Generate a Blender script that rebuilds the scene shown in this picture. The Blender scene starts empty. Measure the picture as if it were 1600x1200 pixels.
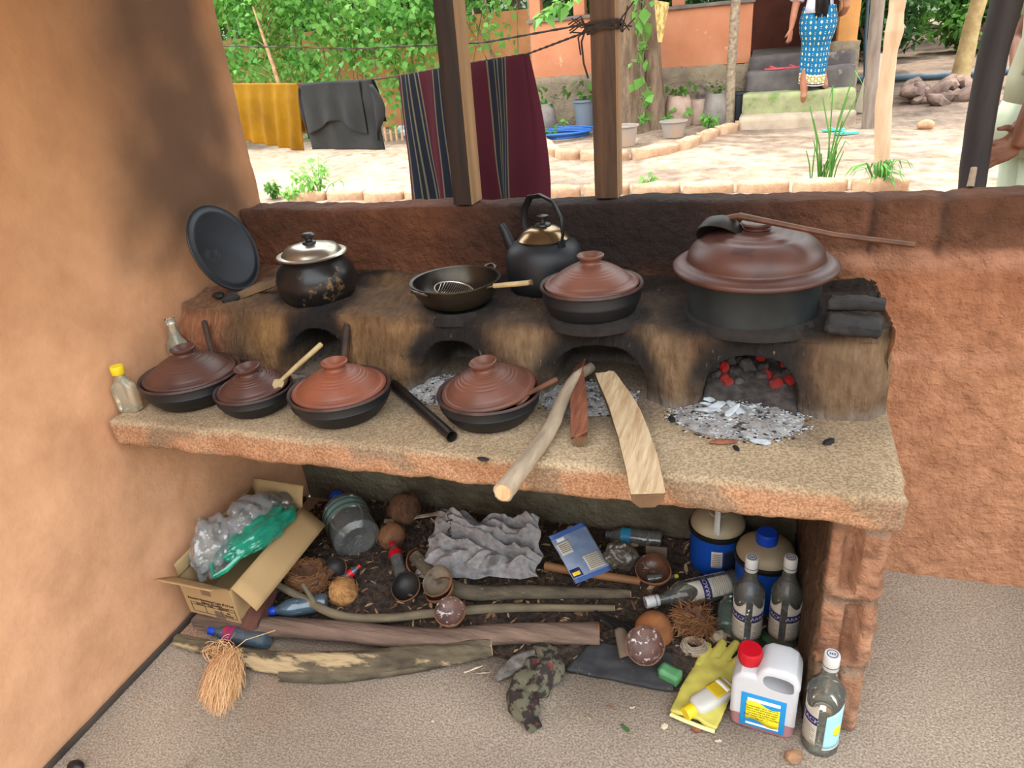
import bpy, bmesh, math, random
import numpy as np
from mathutils import Vector, Matrix, noise as mn
from mathutils import Euler
random.seed(7)
rng = np.random.default_rng(7)
C = bpy.context.scene
COL = C.collection
PI = math.pi

# ------------------------------------------------------------------ camera
CAM = Vector((1.543, -1.883, 1.5))
YAW, PIT, ROL, FPX = -0.3433, 0.4471, 0.0891, 1104.9
def _rz(t): return Matrix(((math.cos(t), -math.sin(t), 0), (math.sin(t), math.cos(t), 0), (0, 0, 1)))
def _rx(t): return Matrix(((1, 0, 0), (0, math.cos(t), -math.sin(t)), (0, math.sin(t), math.cos(t))))
W2C = _rz(ROL) @ _rx(PIT) @ Matrix(((1, 0, 0), (0, 0, 1), (0, -1, 0))) @ _rz(YAW)     # world -> camera
cd = bpy.data.cameras.new('camera'); cam = bpy.data.objects.new('camera', cd); COL.objects.link(cam)
m4 = W2C.transposed().to_4x4(); m4.translation = CAM
cam.matrix_world = m4
cd.sensor_fit = 'HORIZONTAL'; cd.sensor_width = 36; cd.lens = 36 * FPX / 1600
cd.clip_start = 0.05; cd.clip_end = 200
C.camera = cam
def ray(px, py): return W2C.transposed() @ Vector((px - 800, -(py - 600), -FPX))
def at(px, py, z=0.0):                      # where the sight line of a pixel meets the level z
    v = ray(px, py); return CAM + v * ((z - CAM.z) / v.z)
def aty(px, py, y=0.0):                     # ... meets the upright plane at depth y
    v = ray(px, py); return CAM + v * ((y - CAM.y) / v.y)

# ------------------------------------------------------------------ light
w = bpy.data.worlds.new('world'); C.world = w; w.use_nodes = True
bg = w.node_tree.nodes['Background']
bg.inputs[1].default_value = 3.7
_tc = w.node_tree.nodes.new('ShaderNodeTexCoord'); _sx = w.node_tree.nodes.new('ShaderNodeSeparateXYZ'); _cr = w.node_tree.nodes.new('ShaderNodeValToRGB')
w.node_tree.links.new(_tc.outputs['Generated'], _sx.inputs[0]); w.node_tree.links.new(_sx.outputs[2], _cr.inputs[0]); w.node_tree.links.new(_cr.outputs[0], bg.inputs[0])
_cr.color_ramp.elements[0].position = .10; _cr.color_ramp.elements[0].color = (.10, .12, .08, 1)      # low sky darkened as if by trees, added to deepen under-counter shade
_cr.color_ramp.elements[1].position = .38; _cr.color_ramp.elements[1].color = (.92, .96, 1.0, 1)
sd = bpy.data.lights.new('sun', 'SUN'); sun = bpy.data.objects.new('sun', sd); COL.objects.link(sun)
sd.energy = 4.0; sd.angle = 0.02; sd.color = (1.0, 0.94, 0.84)
sun.rotation_euler = (math.radians(-9), math.radians(-8), 0)
C.view_settings.view_transform = 'Standard'; C.view_settings.look = 'None'
C.view_settings.gamma = 1; C.view_settings.exposure = 0.35; C.view_settings.use_curve_mapping = False

# ------------------------------------------------------------------ materials
def lin(c):
    return tuple(((v / 255) / 12.92 if v / 255 <= .04045 else ((v / 255 + .055) / 1.055) ** 2.4) for v in c[:3])
def hexf(c): return lin(c) + (1,)
def mat(name, c1, c2=None, ns=6.0, rough=.8, bump=.3, bs=40.0, metal=0.0, stretch=(1, 1, 1), c3=None, s3=20.0, t3=.62, attr=False, bdist=.004, spec=.4, emit=None, det=6, trans=0.0, lo=.35, hi=.65):
    m = bpy.data.materials.new(name); m.use_nodes = True
    nt = m.node_tree; N = nt.nodes; L = nt.links
    p = N['Principled BSDF']; p.inputs['Roughness'].default_value = rough; p.inputs['Metallic'].default_value = metal
    p.inputs['Specular IOR Level'].default_value = spec
    tc = N.new('ShaderNodeTexCoord'); mp = N.new('ShaderNodeMapping'); mp.inputs['Scale'].default_value = stretch
    L.new(tc.outputs['Object'], mp.inputs[0])
    def noi(s, d=5):
        n = N.new('ShaderNodeTexNoise'); n.inputs['Scale'].default_value = s; n.inputs['Detail'].default_value = d; n.inputs['Roughness'].default_value = .6
        L.new(mp.outputs[0], n.inputs['Vector']); return n
    def ramp(src, a, b):
        r = N.new('ShaderNodeMapRange'); r.inputs[1].default_value = a; r.inputs[2].default_value = b; L.new(src, r.inputs[0]); return r.outputs[0]
    def mix(f, a, b, mode='MIX'):
        x = N.new('ShaderNodeMix'); x.data_type = 'RGBA'; x.blend_type = mode
        for s, v in ((0, f), (6, a), (7, b)):
            if hasattr(v, 'links') or hasattr(v, 'is_linked'): L.new(v, x.inputs[s])
            else: x.inputs[s].default_value = v
        return x.outputs[2]
    col = hexf(c1)
    if c2 is not None: col = mix(ramp(noi(ns).outputs[0], lo, hi), hexf(c1), hexf(c2))
    if attr:
        a = N.new('ShaderNodeAttribute'); a.attribute_name = 'Col'
        if c2 is None: col = a.outputs[0]
        else: col = mix(1.0, a.outputs[0], col, 'MULTIPLY')
    if c3 is not None: col = mix(ramp(noi(s3).outputs[0], t3, t3 + .06), col, hexf(c3))
    if hasattr(col, 'links') or hasattr(col, 'is_linked'): L.new(col, p.inputs['Base Color'])
    else: p.inputs['Base Color'].default_value = col
    if bump:
        b = N.new('ShaderNodeBump'); b.inputs['Strength'].default_value = bump; b.inputs['Distance'].default_value = bdist
        L.new(noi(bs, det).outputs[0], b.inputs['Height']); L.new(b.outputs[0], p.inputs['Normal'])
    if emit: p.inputs['Emission Color'].default_value = hexf(emit[0]); p.inputs['Emission Strength'].default_value = emit[1]
    if trans:
        t = N.new('ShaderNodeBsdfTranslucent'); x = N.new('ShaderNodeMixShader'); x.inputs[0].default_value = trans
        if hasattr(col, 'links') or hasattr(col, 'is_linked'): L.new(col, t.inputs[0])
        else: t.inputs[0].default_value = col
        L.new(p.outputs[0], x.inputs[1]); L.new(t.outputs[0], x.inputs[2]); L.new(x.outputs[0], N['Material Output'].inputs[0])
    return m
def glass(name, c, dens=.12, rough=.05, body=(200, 205, 200), gl=1.0, bump=0):
    # thin-walled clear glass / film: transparent sheet with Fresnel gloss and a little haze
    m = bpy.data.materials.new(name); m.use_nodes = True; nt = m.node_tree; N = nt.nodes; L = nt.links
    N.remove(N['Principled BSDF'])
    tr = N.new('ShaderNodeBsdfTransparent'); tr.inputs[0].default_value = hexf(c)
    df = N.new('ShaderNodeBsdfDiffuse'); df.inputs[0].default_value = hexf(body)
    g = N.new('ShaderNodeBsdfGlossy'); g.inputs['Roughness'].default_value = rough
    fr = N.new('ShaderNodeFresnel'); fr.inputs[0].default_value = 1.5
    a = N.new('ShaderNodeMixShader'); a.inputs[0].default_value = dens
    b = N.new('ShaderNodeMixShader')
    L.new(tr.outputs[0], a.inputs[1]); L.new(df.outputs[0], a.inputs[2])
    mu = N.new('ShaderNodeMath'); mu.operation = 'MULTIPLY'; mu.inputs[1].default_value = gl; mu.use_clamp = True
    L.new(fr.outputs[0], mu.inputs[0]); L.new(mu.outputs[0], b.inputs[0]); L.new(a.outputs[0], b.inputs[1]); L.new(g.outputs[0], b.inputs[2])
    if bump:
        tc = N.new('ShaderNodeTexCoord'); n = N.new('ShaderNodeTexNoise'); n.inputs['Scale'].default_value = 30; L.new(tc.outputs['Object'], n.inputs['Vector'])
        bp = N.new('ShaderNodeBump'); bp.inputs['Strength'].default_value = bump; bp.inputs['Distance'].default_value = .01
        L.new(n.outputs[0], bp.inputs['Height']); L.new(bp.outputs[0], g.inputs['Normal']); L.new(bp.outputs[0], fr.inputs['Normal'])
    L.new(b.outputs[0], N['Material Output'].inputs[0]); return m

# ------------------------------------------------------------------ geometry collector
def nz(p, f=1.0, o=0.0): return mn.noise(Vector((p[0] * f + o, p[1] * f + o * 1.7, p[2] * f - o)))
def fbm(p, f=1.0, o=0.0): return nz(p, f, o) + .5 * nz(p, f * 2.1, o + 3) + .25 * nz(p, f * 4.3, o + 7)
def T(x=0, y=0, z=0, rx=0, ry=0, rz=0, s=1.0):
    m = Matrix.Translation((x, y, z)) @ Euler((rx, ry, rz)).to_matrix().to_4x4()
    return m @ Matrix.Scale(s, 4)
def aim(a, b):                              # frame with z along a->b, origin a
    a = Vector(a); d = (Vector(b) - a).normalized(); q = d.to_track_quat('Z', 'Y')
    return Matrix.Translation(a) @ q.to_matrix().to_4x4()
class G:
    def __init__(s): s.v = []; s.f = []; s.c = None
    def add(s, vs, fs, M=None):
        o = len(s.v)
        for p in vs: s.v.append(tuple(M @ Vector(p)) if M is not None else tuple(p))
        s.f += [tuple(i + o for i in f) for f in fs]; return s
    def lathe(s, prof, n=40, M=None, sq=1.0, wob=0.0, rid=None):
        vs = []; fs = []
        for i, (r, z) in enumerate(prof):
            for k in range(n):
                a = 2 * PI * k / n; rr = r
                if wob: rr *= 1 + wob * nz((math.cos(a), math.sin(a), z * 8), 1.3, 5)
                if rid: rr *= 1 + rid(a, z)
                vs.append((rr * math.cos(a), rr * math.sin(a) * sq, z))
        for i in range(len(prof) - 1):
            for k in range(n):
                k2 = (k + 1) % n; fs.append((i * n + k, i * n + k2, (i + 1) * n + k2, (i + 1) * n + k))
        if prof[0][0] > 1e-6: fs.append(tuple(range(n))[::-1])
        if prof[-1][0] > 1e-6: fs.append(tuple((len(prof) - 1) * n + k for k in range(n)))
        return s.add(vs, fs, M)
    def box(s, a, b, bev=0.0, M=None, seg=2):
        bm = bmesh.new(); bmesh.ops.create_cube(bm, size=1)
        for v in bm.verts: v.co = Vector([a[i] + (b[i] - a[i]) * (v.co[i] + .5) for i in range(3)])
        if bev: bmesh.ops.bevel(bm, geom=bm.edges[:], offset=bev, segments=seg, affect='EDGES', profile=.6)
        bm.verts.index_update()
        s.add([v.co[:] for v in bm.verts], [[v.index for v in f.verts] for f in bm.faces], M); bm.free(); return s
    def tube(s, pts, rad, n=10, M=None, cap=True, fn=None, flat=1.0):
        pts = [Vector(p) for p in pts]; k = len(pts)
        if not hasattr(rad, '__len__'): rad = [rad] * k
        vs = []; fs = []; nrm = None
        for i, p in enumerate(pts):
            t = (pts[min(i + 1, k - 1)] - pts[max(i - 1, 0)]).normalized()
            if nrm is None: nrm = t.orthogonal().normalized() if abs(t.z) > .9 else Vector((0, 0, 1)).cross(t).normalized()
            nrm = (nrm - t * nrm.dot(t)).normalized(); bn = t.cross(nrm)
            for j in range(n):
                a = 2 * PI * j / n; r = rad[i]
                q = p + nrm * math.cos(a) * r + bn * math.sin(a) * r * flat
                if fn: q = p + (q - p) * (1 + fn(i / (k - 1), a))
                vs.append(q[:])
        for i in range(k - 1):
            for j in range(n):
                j2 = (j + 1) % n; fs.append((i * n + j, i * n + j2, (i + 1) * n + j2, (i + 1) * n + j))
        if cap: fs.append(tuple(range(n))[::-1]); fs.append(tuple((k - 1) * n + j for j in range(n)))
        return s.add(vs, fs, M)
    def blob(s, c, r, sub=3, amp=0.0, fr=3.0, o=0.0, M=None, fn=None):
        if not hasattr(r, '__len__'): r = (r, r, r)
        bm = bmesh.new(); bmesh.ops.create_icosphere(bm, subdivisions=sub, radius=1)
        for v in bm.verts:
            p = v.co.copy(); k = 1 + (amp * fbm(p, fr, o) if amp else 0)
            if fn: p = fn(p)
            v.co = Vector((c[0] + p.x * r[0] * k, c[1] + p.y * r[1] * k, c[2] + p.z * r[2] * k))
        bm.verts.index_update()
        s.add([v.co[:] for v in bm.verts], [[v.index for v in f.verts] for f in bm.faces], M); bm.free(); return s
    def prism(s, poly, z0, z1, M=None):
        n = len(poly); vs = [(x, y, z0) for x, y in poly] + [(x, y, z1) for x, y in poly]
        fs = [tuple(range(n))[::-1], tuple(range(n, 2 * n))] + [(i, (i + 1) % n, n + (i + 1) % n, n + i) for i in range(n)]
        return s.add(vs, fs, M)
    def grid(s, fn, nu, nv, M=None, thick=0.0):
        P = [[Vector(fn(i / nu, j / nv)) for j in range(nv + 1)] for i in range(nu + 1)]
        vs = [P[i][j][:] for i in range(nu + 1) for j in range(nv + 1)]
        id_ = lambda i, j: i * (nv + 1) + j
        fs = [(id_(i, j), id_(i + 1, j), id_(i + 1, j + 1), id_(i, j + 1)) for i in range(nu) for j in range(nv)]
        if thick:
            o = len(vs)
            for i in range(nu + 1):
                for j in range(nv + 1):
                    du = P[min(i + 1, nu)][j] - P[max(i - 1, 0)][j]; dv = P[i][min(j + 1, nv)] - P[i][max(j - 1, 0)]
                    n = du.cross(dv); n = n.normalized() if n.length > 1e-12 else Vector((0, 0, 1))
                    vs.append((P[i][j] - n * thick)[:])
            fs += [tuple(k + o for k in f[::-1]) for f in fs]
            bd = [id_(i, 0) for i in range(nu)] + [id_(nu, j) for j in range(nv)] + [id_(i, nv) for i in range(nu, 0, -1)] + [id_(0, j) for j in range(nv, 0, -1)]
            for a, b in zip(bd, bd[1:] + bd[:1]): fs.append((b, a, a + o, b + o))
        return s.add(vs, fs, M)
    def build(s, name, m, parent=None, smooth=True, ang=40, colfn=None, fix=True):
        me = bpy.data.meshes.new(name); me.from_pydata(s.v, [], s.f)
        if fix:
            bm = bmesh.new(); bm.from_mesh(me); bmesh.ops.recalc_face_normals(bm, faces=bm.faces[:]); bm.to_mesh(me); bm.free()
        me.polygons.foreach_set('use_smooth', [smooth] * len(me.polygons)); 
        if smooth and ang < 180: me.set_sharp_from_angle(angle=math.radians(ang))
        if colfn:
            ca = me.color_attributes.new('Col', 'FLOAT_COLOR', 'POINT')
            arr = np.ones((len(s.v), 4), dtype=np.float32)
            for i, p in enumerate(s.v): arr[i, :3] = colfn(p)
            ca.data.foreach_set('color', arr.ravel())
        for mm in (m if isinstance(m, (list, tuple)) else [m]): me.materials.append(mm)
        o = bpy.data.objects.new(name, me); COL.objects.link(o)
        if parent is not None: o.parent = parent
        return o
def tag(o, label=None, cat=None, group=None, kind=None):
    if label: o['label'] = label
    if cat: o['category'] = cat
    if group: o['group'] = group
    if kind: o['kind'] = kind
    return o
def thing(name, label, cat, loc=(0, 0, 0), rot=(0, 0, 0), group=None, kind=None):
    o = bpy.data.objects.new(name, None); COL.objects.link(o); o.location = loc; o.rotation_euler = rot
    o.empty_display_size = .05
    return tag(o, label, cat, group, kind)
def copy_tree(o, parent=None, **kw):
    c = o.copy(); COL.objects.link(c); c.parent = parent
    for ch in list(o.children): copy_tree(ch, c)
    for k, v in kw.items(): c[k] = v
    return c
def mixc(a, b, t): t = max(0, min(1, t)); return tuple(a[i] + (b[i] - a[i]) * t for i in range(3))
def ss(a, b, x): t = max(0, min(1, (x - a) / (b - a))); return t * t * (3 - 2 * t)
def rough_solid(a, b, res, amp, fr, o=0, rnd=.0, ampf=None):
    # box skinned with square cells, edges worn and surface roughened with noise
    n = [max(1, int(round((b[i] - a[i]) / res))) for i in range(3)]; vi = {}; vs = []; fs = []
    def vid(i, j, k):
        key = (i, j, k)
        if key not in vi:
            p = Vector([a[q] + (b[q] - a[q]) * key[q] / n[q] for q in range(3)])
            d = Vector((0, 0, 0)); cnt = 0
            for q in range(3):
                if key[q] == 0: d[q] -= 1; cnt += 1
                if key[q] == n[q]: d[q] += 1; cnt += 1
            k_ = (fbm(p, fr, o) * amp + nz(p, fr * 5.5, o + 2) * amp * .45) * (ampf(p) if ampf else 1)
            if cnt >= 2: k_ -= rnd * (1 + nz(p, fr * .7, o + 9))
            vi[key] = len(vs); vs.append((p + d.normalized() * k_)[:])
        return vi[key]
    for ax in range(3):
        u, v = (ax + 1) % 3, (ax + 2) % 3
        for side in (0, n[ax]):
            for i in range(n[u]):
                for j in range(n[v]):
                    q = []
                    for di, dj in ((0, 0), (1, 0), (1, 1), (0, 1)):
                        k = [0, 0, 0]; k[ax] = side; k[u] = i + di; k[v] = j + dj; q.append(vid(*k))
                    fs.append(tuple(q) if side else tuple(q[::-1]))
    return vs, fs
def text_geo(s, size, M, depth=.0004, align='CENTER'):
    cu = bpy.data.curves.new('t', 'FONT'); cu.body = s; cu.size = size; cu.align_x = align; cu.align_y = 'CENTER'; cu.extrude = depth; cu.resolution_u = 2
    o = bpy.data.objects.new('t', cu); COL.objects.link(o)
    dg = bpy.context.evaluated_depsgraph_get(); dg.update()
    me = bpy.data.meshes.new_from_object(o.evaluated_get(dg))
    vs = [tuple(M(v.co) if callable(M) else M @ v.co) for v in me.vertices]; fs = [tuple(p.vertices) for p in me.polygons]
    bpy.data.objects.remove(o); bpy.data.meshes.remove(me); bpy.data.curves.remove(cu)
    return vs, fs
def bake(o, mods):
    for t, kw in mods:
        md = o.modifiers.new(t, t)
        for k, v in kw.items(): setattr(md, k, v)
    bpy.context.view_layer.update()
    dg = bpy.context.evaluated_depsgraph_get()
    me = bpy.data.meshes.new_from_object(o.evaluated_get(dg)); o.modifiers.clear(); o.data = me
    me.polygons.foreach_set('use_smooth', [True] * len(me.polygons)); return o

# ------------------------------------------------------------------ the setting
SAND = lin((178, 158, 132))
ORANGE = lin((206, 152, 112)); ORB = lin((196, 122, 78)); BROWN = lin((118, 72, 48)); SOOT = lin((34, 28, 27)); CEM = lin((128, 122, 100)); PINK = lin((205, 150, 120))
m_wall = mat('painted_plaster', (255, 255, 255), (226, 222, 216), ns=5, rough=.85, bump=.35, bs=26, attr=True, bdist=.008, c3=(150, 110, 75), s3=55, t3=.74)
m_rough = mat('rough_plaster', (255, 255, 255), (214, 206, 200), ns=14, rough=.9, bump=1, bs=36, attr=True, bdist=.03, det=8, c3=(120, 84, 62), s3=70, t3=.70)
m_conc = mat('gritty_concrete', (255, 255, 255), (196, 190, 182), ns=190, rough=.95, bump=1, bs=210, attr=True, bdist=.004, det=4, c3=(112, 102, 90), s3=130, t3=.68, lo=.40, hi=.60)
m_mud = mat('mud_plaster', (255, 255, 255), (205, 196, 184), ns=30, rough=.95, bump=1, bs=50, attr=True, bdist=.016, det=9, stretch=(2.0, 1, .6), c3=(120, 100, 80), s3=50, t3=.66)

def wallL_col(p):
    x, y, z = p
    c = mixc(lin((222, 170, 132)), lin((178, 126, 84)), ss(.35, 1.75, z + .1 * nz(p, 1.5)))
    s = ss(-.62, -.20, y + .1 * nz(p, 3)) * ss(.92, 1.15, z + .2 * nz(p, 4, 2)) * (1 - .75 * ss(-.02, .12, y)) * (1 - .35 * ss(1.45, 2.0, z))
    s = min(1, s * (1.05 + .5 * nz(p, 7, 4)))
    c = mixc(c, lin((78, 56, 42)), .88 * s)
    b = ss(-.55, -.42, y) * (1 - ss(-.36, -.28, y)) * ss(1.0, 1.06, z) * (1 - ss(1.3, 1.42, z)) * max(0, .5 + nz(p, 9, 8))
    c = mixc(c, lin((120, 88, 58)), .5 * b)
    b = ss(.55, .70, z) * (1 - ss(.72, .78, z)) * ss(-.60, -.5, y)
    return mixc(c, lin((150, 100, 68)), .3 * b)
g = G()
vs, fs = rough_solid((-.12, -4.2, 0), (0, .12, 2.75), .03, .0035, 7, 1)
g.add(vs, fs); tag(g.build('wall_left', m_wall, colfn=wallL_col, ang=180), kind='structure')
g = G(); g.box((-.002, -4.2, 0), (.009, -.02, .018), .003); tag(g.build('baseboard_left', mat('skirting', (82, 72, 64), (60, 52, 48), bump=.2)), kind='structure')

def wallB_col(p):
    x, y, z = p
    if z < .70 and x < 1.86: return mixc(CEM, lin((96, 88, 72)), .5 + nz(p, 4))
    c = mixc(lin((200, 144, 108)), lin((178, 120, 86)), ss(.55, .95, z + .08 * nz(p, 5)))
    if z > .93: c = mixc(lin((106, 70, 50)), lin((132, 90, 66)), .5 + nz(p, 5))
    j = (1 - ss(.012, .035, abs(z - .945 + .012 * nz(p, 9)))) * ss(1.6, 1.75, x) + (1 - ss(.008, .02, abs(z - .69))) * ss(1.84, 1.9, x)
    c = mixc(c, PINK, .7 * min(1, j))
    for xj in (1.832, 1.99, 2.42):
        if z > .955: c = mixc(c, lin((50, 34, 27)), .9 * max(0, 1 - abs(x - xj + .012 * nz(p, 20)) / .016))
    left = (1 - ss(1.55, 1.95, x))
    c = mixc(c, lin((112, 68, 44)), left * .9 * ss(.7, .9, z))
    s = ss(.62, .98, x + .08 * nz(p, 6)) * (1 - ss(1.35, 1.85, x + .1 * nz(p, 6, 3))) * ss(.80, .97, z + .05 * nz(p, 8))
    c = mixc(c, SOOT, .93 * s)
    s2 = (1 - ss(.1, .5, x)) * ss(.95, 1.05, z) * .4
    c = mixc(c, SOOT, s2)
    return c
def wb_amp(p):
    if p.z < .68 and p.x < 1.84: return .35
    j = 1 - ss(.015, .05, abs(p.z - .945)); v = 1
    for xj in (1.832, 1.99, 2.42): v = min(v, abs(p.x - xj) / .02)
    return 1.25 + 2.2 * j * ss(1.5, 1.75, p.x) + (2.2 * max(0, 1 - v) if p.z > .93 else 0)
g = G()
vs, fs = rough_solid((0, 0, -.3), (5.2, .12, 1.097), .0165, .0062, 9, 4, rnd=.007, ampf=wb_amp)
vs2 = []
for p in vs:
    p = Vector(p)
    if p.y < .03 and p.z > .7:
        if p.z > .955: p.y += .004
        for xj in (1.832, 1.99, 2.42):
            if p.z > .95: p.y += .016 * max(0, 1 - abs(p.x - xj + .006 * nz(p, 20)) / .012)
    if p.z > 1.05: p.z += .008 * nz(p, 3.2, 8)
    vs2.append(p[:])
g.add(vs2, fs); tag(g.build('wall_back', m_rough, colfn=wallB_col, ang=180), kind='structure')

def floor_col(p):
    x, y, z = p
    c = mixc(lin((186, 172, 155)), lin((160, 146, 131)), .5 + nz(p, 2.2))
    c = mixc(c, lin((206, 150, 112)), .55 * ss(.1, .45, nz(p, 3.5, 11)) * (1 - ss(.0, .7, x)) * ss(-1.5, -1.1, y))
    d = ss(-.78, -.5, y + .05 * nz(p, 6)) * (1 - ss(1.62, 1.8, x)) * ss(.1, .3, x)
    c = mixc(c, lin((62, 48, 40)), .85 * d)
    cx_ = .33 + .05 * nz((0, y, 0), 9) ; c = mixc(c, lin((70, 56, 48)), .8 * (1 - ss(.004, .012, abs(x - cx_))) * ss(-1.5, -1.2, y) * (1 - ss(-1.12, -1.02, y)))
    return mixc(c, lin((150, 136, 120)), .5 * ss(.15, .4, nz(p, 1.4, 20)))
g = G()
def ff(u, v):
    x = u * 5.2; y = -4.2 + v * 4.2
    return (x, y, .0025 * fbm((x, y, 0), 14, 2))
g.grid(ff, 260, 210)
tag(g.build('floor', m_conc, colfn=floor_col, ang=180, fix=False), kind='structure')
g = G(); g.box((-.6, -1.25, 2.75), (6.2, .8, 2.82)); g.build('ceiling', mat('thatch_roof', (120, 96, 70), (90, 70, 52), bump=.4))['kind'] = 'structure'

# yard beyond the half wall
def gz(y):
    if y < 1: return .3
    if y < 7: return .3 + .15 * (y - 1) / 6
    if y < 16: return .45 + .45 * (y - 7) / 9
    return .9 + .2 * min(1, (y - 16) / 10)
def gat(px, py):
    v = ray(px, py).normalized(); p = CAM.copy(); t = .5
    while t < 60:
        p = CAM + v * t
        if p.y > .1 and p.z < gz(p.y): break
        t += .01
    return Vector((p.x, p.y, gz(p.y)))
def yard_col(p):
    x, y, z = p
    c = mixc(lin((190, 168, 148)), lin((160, 140, 122)), .5 + 1.1 * nz(p, 1.3))
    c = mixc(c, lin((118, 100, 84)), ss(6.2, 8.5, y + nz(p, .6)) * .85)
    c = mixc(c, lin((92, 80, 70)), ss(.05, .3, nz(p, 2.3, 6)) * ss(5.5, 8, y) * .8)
    return c
g = G()
def fy(u, v):
    x = -14 + 34 * u; y = .12 + 34 * v ** 1.7
    return (x, y, gz(y) + .012 * fbm((x, y, 0), 2.2, 3) + .01 * nz((x, y, 0), 9))
g.grid(fy, 260, 220)
m_yard = mat('sandy_soil', (255, 255, 255), (214, 204, 194), ns=9, rough=.95, bump=1, bs=12, attr=True, bdist=.05, det=9, c3=(128, 104, 84), s3=9, t3=.66)
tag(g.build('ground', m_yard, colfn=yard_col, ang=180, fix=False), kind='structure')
g = G(); g.grid(lambda u, v: (-30 + 70 * u, -40 + 36 * v, -.02), 4, 4)
tag(g.build('ground_front', mat('front_yard_soil', (226, 196, 168), (200, 168, 140), ns=.6), fix=False), kind='structure')

# ------------------------------------------------------------------ cooking counter and clay stove
ZC, ZS = .718, .893
ctr = thing('cooking_counter', 'rough concrete cooking counter with orange front edge and block pier', 'counter', (0.0, -.35, 0))
MI = T(0, .35, 0)
def slab_col(p):
    x, y, z = p[0], p[1] - .35, p[2]
    if z < .708 + .006 * nz(p, 14): 
        c = mixc(lin((200, 156, 122)), lin((180, 134, 100)), .5 + nz(p, 9))
        if y < -.66: c = mixc(c, lin((150, 128, 104)), ss(.15, .3, nz(p, 9, 30)) * .8 + ss(.695, .712, z) * .4)
        if x > 1.80: c = mixc(c, lin((160, 128, 104)), .6)
        return c
    c = mixc(lin((196, 174, 142)), lin((170, 148, 118)), .5 + nz(p, 5))
    d = 0
    for ax in (.45, .86, 1.22, 1.57): d = max(d, (1 - ss(.08, .2, abs(x - ax) + .04 * nz(p, 12))) * ss(-.58, -.42, y + .05 * nz(p, 9)))
    c = mixc(c, lin((104, 92, 84)), .7 * d)
    d2 = ss(-.52, -.42, y + .06 * nz(p, 10, 7)) * .35
    return mixc(c, lin((120, 104, 88)), d2)
g = G(); vs, fs = rough_solid((.012, -.70, .641), (1.846, -.016, ZC), .0125, .0052, 16, 2, rnd=.008, ampf=lambda p: .3 if p.z > .715 and p.y > -.69 else 1.25)
g.add([(x + (.028 * (y + .70) / .70 if x > 1.75 else 0), y, z) for x, y, z in vs], fs, MI); g.build('slab', m_conc, ctr, colfn=slab_col, ang=180)
def pier_col(p):
    x, y, z = p[0], p[1] - .35, p[2]
    c = mixc(lin((202, 152, 120)), lin((174, 124, 94)), .5 + nz(p, 14))
    c = mixc(c, lin((140, 104, 80)), ss(.1, .35, nz(p, 26, 4)) * .7); zz = z % .195; c = mixc(c, lin((150, 128, 108)), (1 - ss(.006, .02, min(zz, .195 - zz) + .01 * nz(p, 20))) * .8)
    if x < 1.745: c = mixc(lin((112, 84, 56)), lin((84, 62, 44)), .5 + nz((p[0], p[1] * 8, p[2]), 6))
    return c
vs, fs = rough_solid((1.735, -.612, 0), (1.848, -.02, .65), .0095, .006, 26, 6, rnd=.007)
nv = []
for p in vs:
    p = Vector(p)
    if p.y < -.58:
        zz = p.z % .195; row = int(p.z // .195); cx = 1.785 + (.016 if row % 2 else -.004)
        p.y += .040 * (1 - ss(.012, .019, abs(p.x - cx))) * ss(.02, .035, zz) * (1 - ss(.175, .19, zz))
        p.y += .020 * (1 - ss(.0, .012, min(zz, .195 - zz))) * (1 + nz(p, 30))
        p.x += .010 * nz((row, 0, 0), 3.7) 
    nv.append(p[:])
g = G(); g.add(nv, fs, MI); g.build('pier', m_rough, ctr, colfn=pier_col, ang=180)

ARCH = [(.455, .085, .135), (.86, .088, .128), (1.225, .115, .125), (1.57, .10, .125)]   # centre x, half width, height above the slab
POT = [(.408, -.235, .085), (.845, -.28, .085), (1.201, -.295, .095), (1.568, -.245, .14)]
sto = thing('clay_stove', 'long mud hearth with four fire openings along the back of the counter', 'stove', (.93, -.2, ZC - .002))
def sfront(x): return -.372 - .012 * math.sin(x * 9) - .02 * ss(.3, .5, x)
def arch_in(x, z):
    k = 0
    for cx, hw, hh in ARCH:
        dx = abs(x - cx + .006 * nz((x, 0, z), 18)) / hw; dz = (z) / hh
        e = dx ** 2.6 + max(0, dz) ** 2.6
        k = max(k, 1 - ss(.80, 1.08, e))
    return k
def stf(u, v):
    x = .012 + 1.838 * u
    top = ZS - ZC + .004; fy_ = sfront(x)
    bulge = 0
    for cx, hw, hh in ARCH: bulge = max(bulge, 1 - ss(hw * .9, hw * 1.6, abs(x - cx)))
    if v < .5:
        t = v / .5; z = top * t; y = fy_ + .028 * (t ** 2.5) - .018 * (1 - bulge) * math.sin(PI * min(1, t * 1.1)) - .03 * (1 - t) ** 4 * (1 - bulge)
        y += (.20 + .02 * nz((x, 0, z), 12)) * arch_in(x, z)
    else:
        t = (v - .5) / .5; y = fy_ + .028 + (-.016 - fy_ - .028) * t; z = top + .012 * t + .01 * fbm((x, y, 0), 6, 3)
        for cx, cy, r in POT:
            d = math.hypot(x - cx, y - cy)
            z += .010 * math.exp(-((d - r) / .022) ** 2) - .004 * (1 - ss(r * .7, r, d))
        if x < .30: z += .012 * (1 - ss(.05, .3, x)) + .012 * nz((x, y, 1), 16)
    k = 1 - arch_in(x, z) * (1 if v < .5 else 0)
    n = fbm((x, y, z), 13, 5) * .008 + .003 * nz((x * 3, y, z * .6), 40) + .002 * nz((x, y, z), 90)
    if x > 1.81: y += .04 * ss(1.81, 1.85, x) * (1 - ss(.5, 1, v)); z -= .008 * ss(1.82, 1.85, x) * (1 if v > .45 else 0)
    return (x, y - n * k, z + (n if v > .45 else 0))
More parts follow.
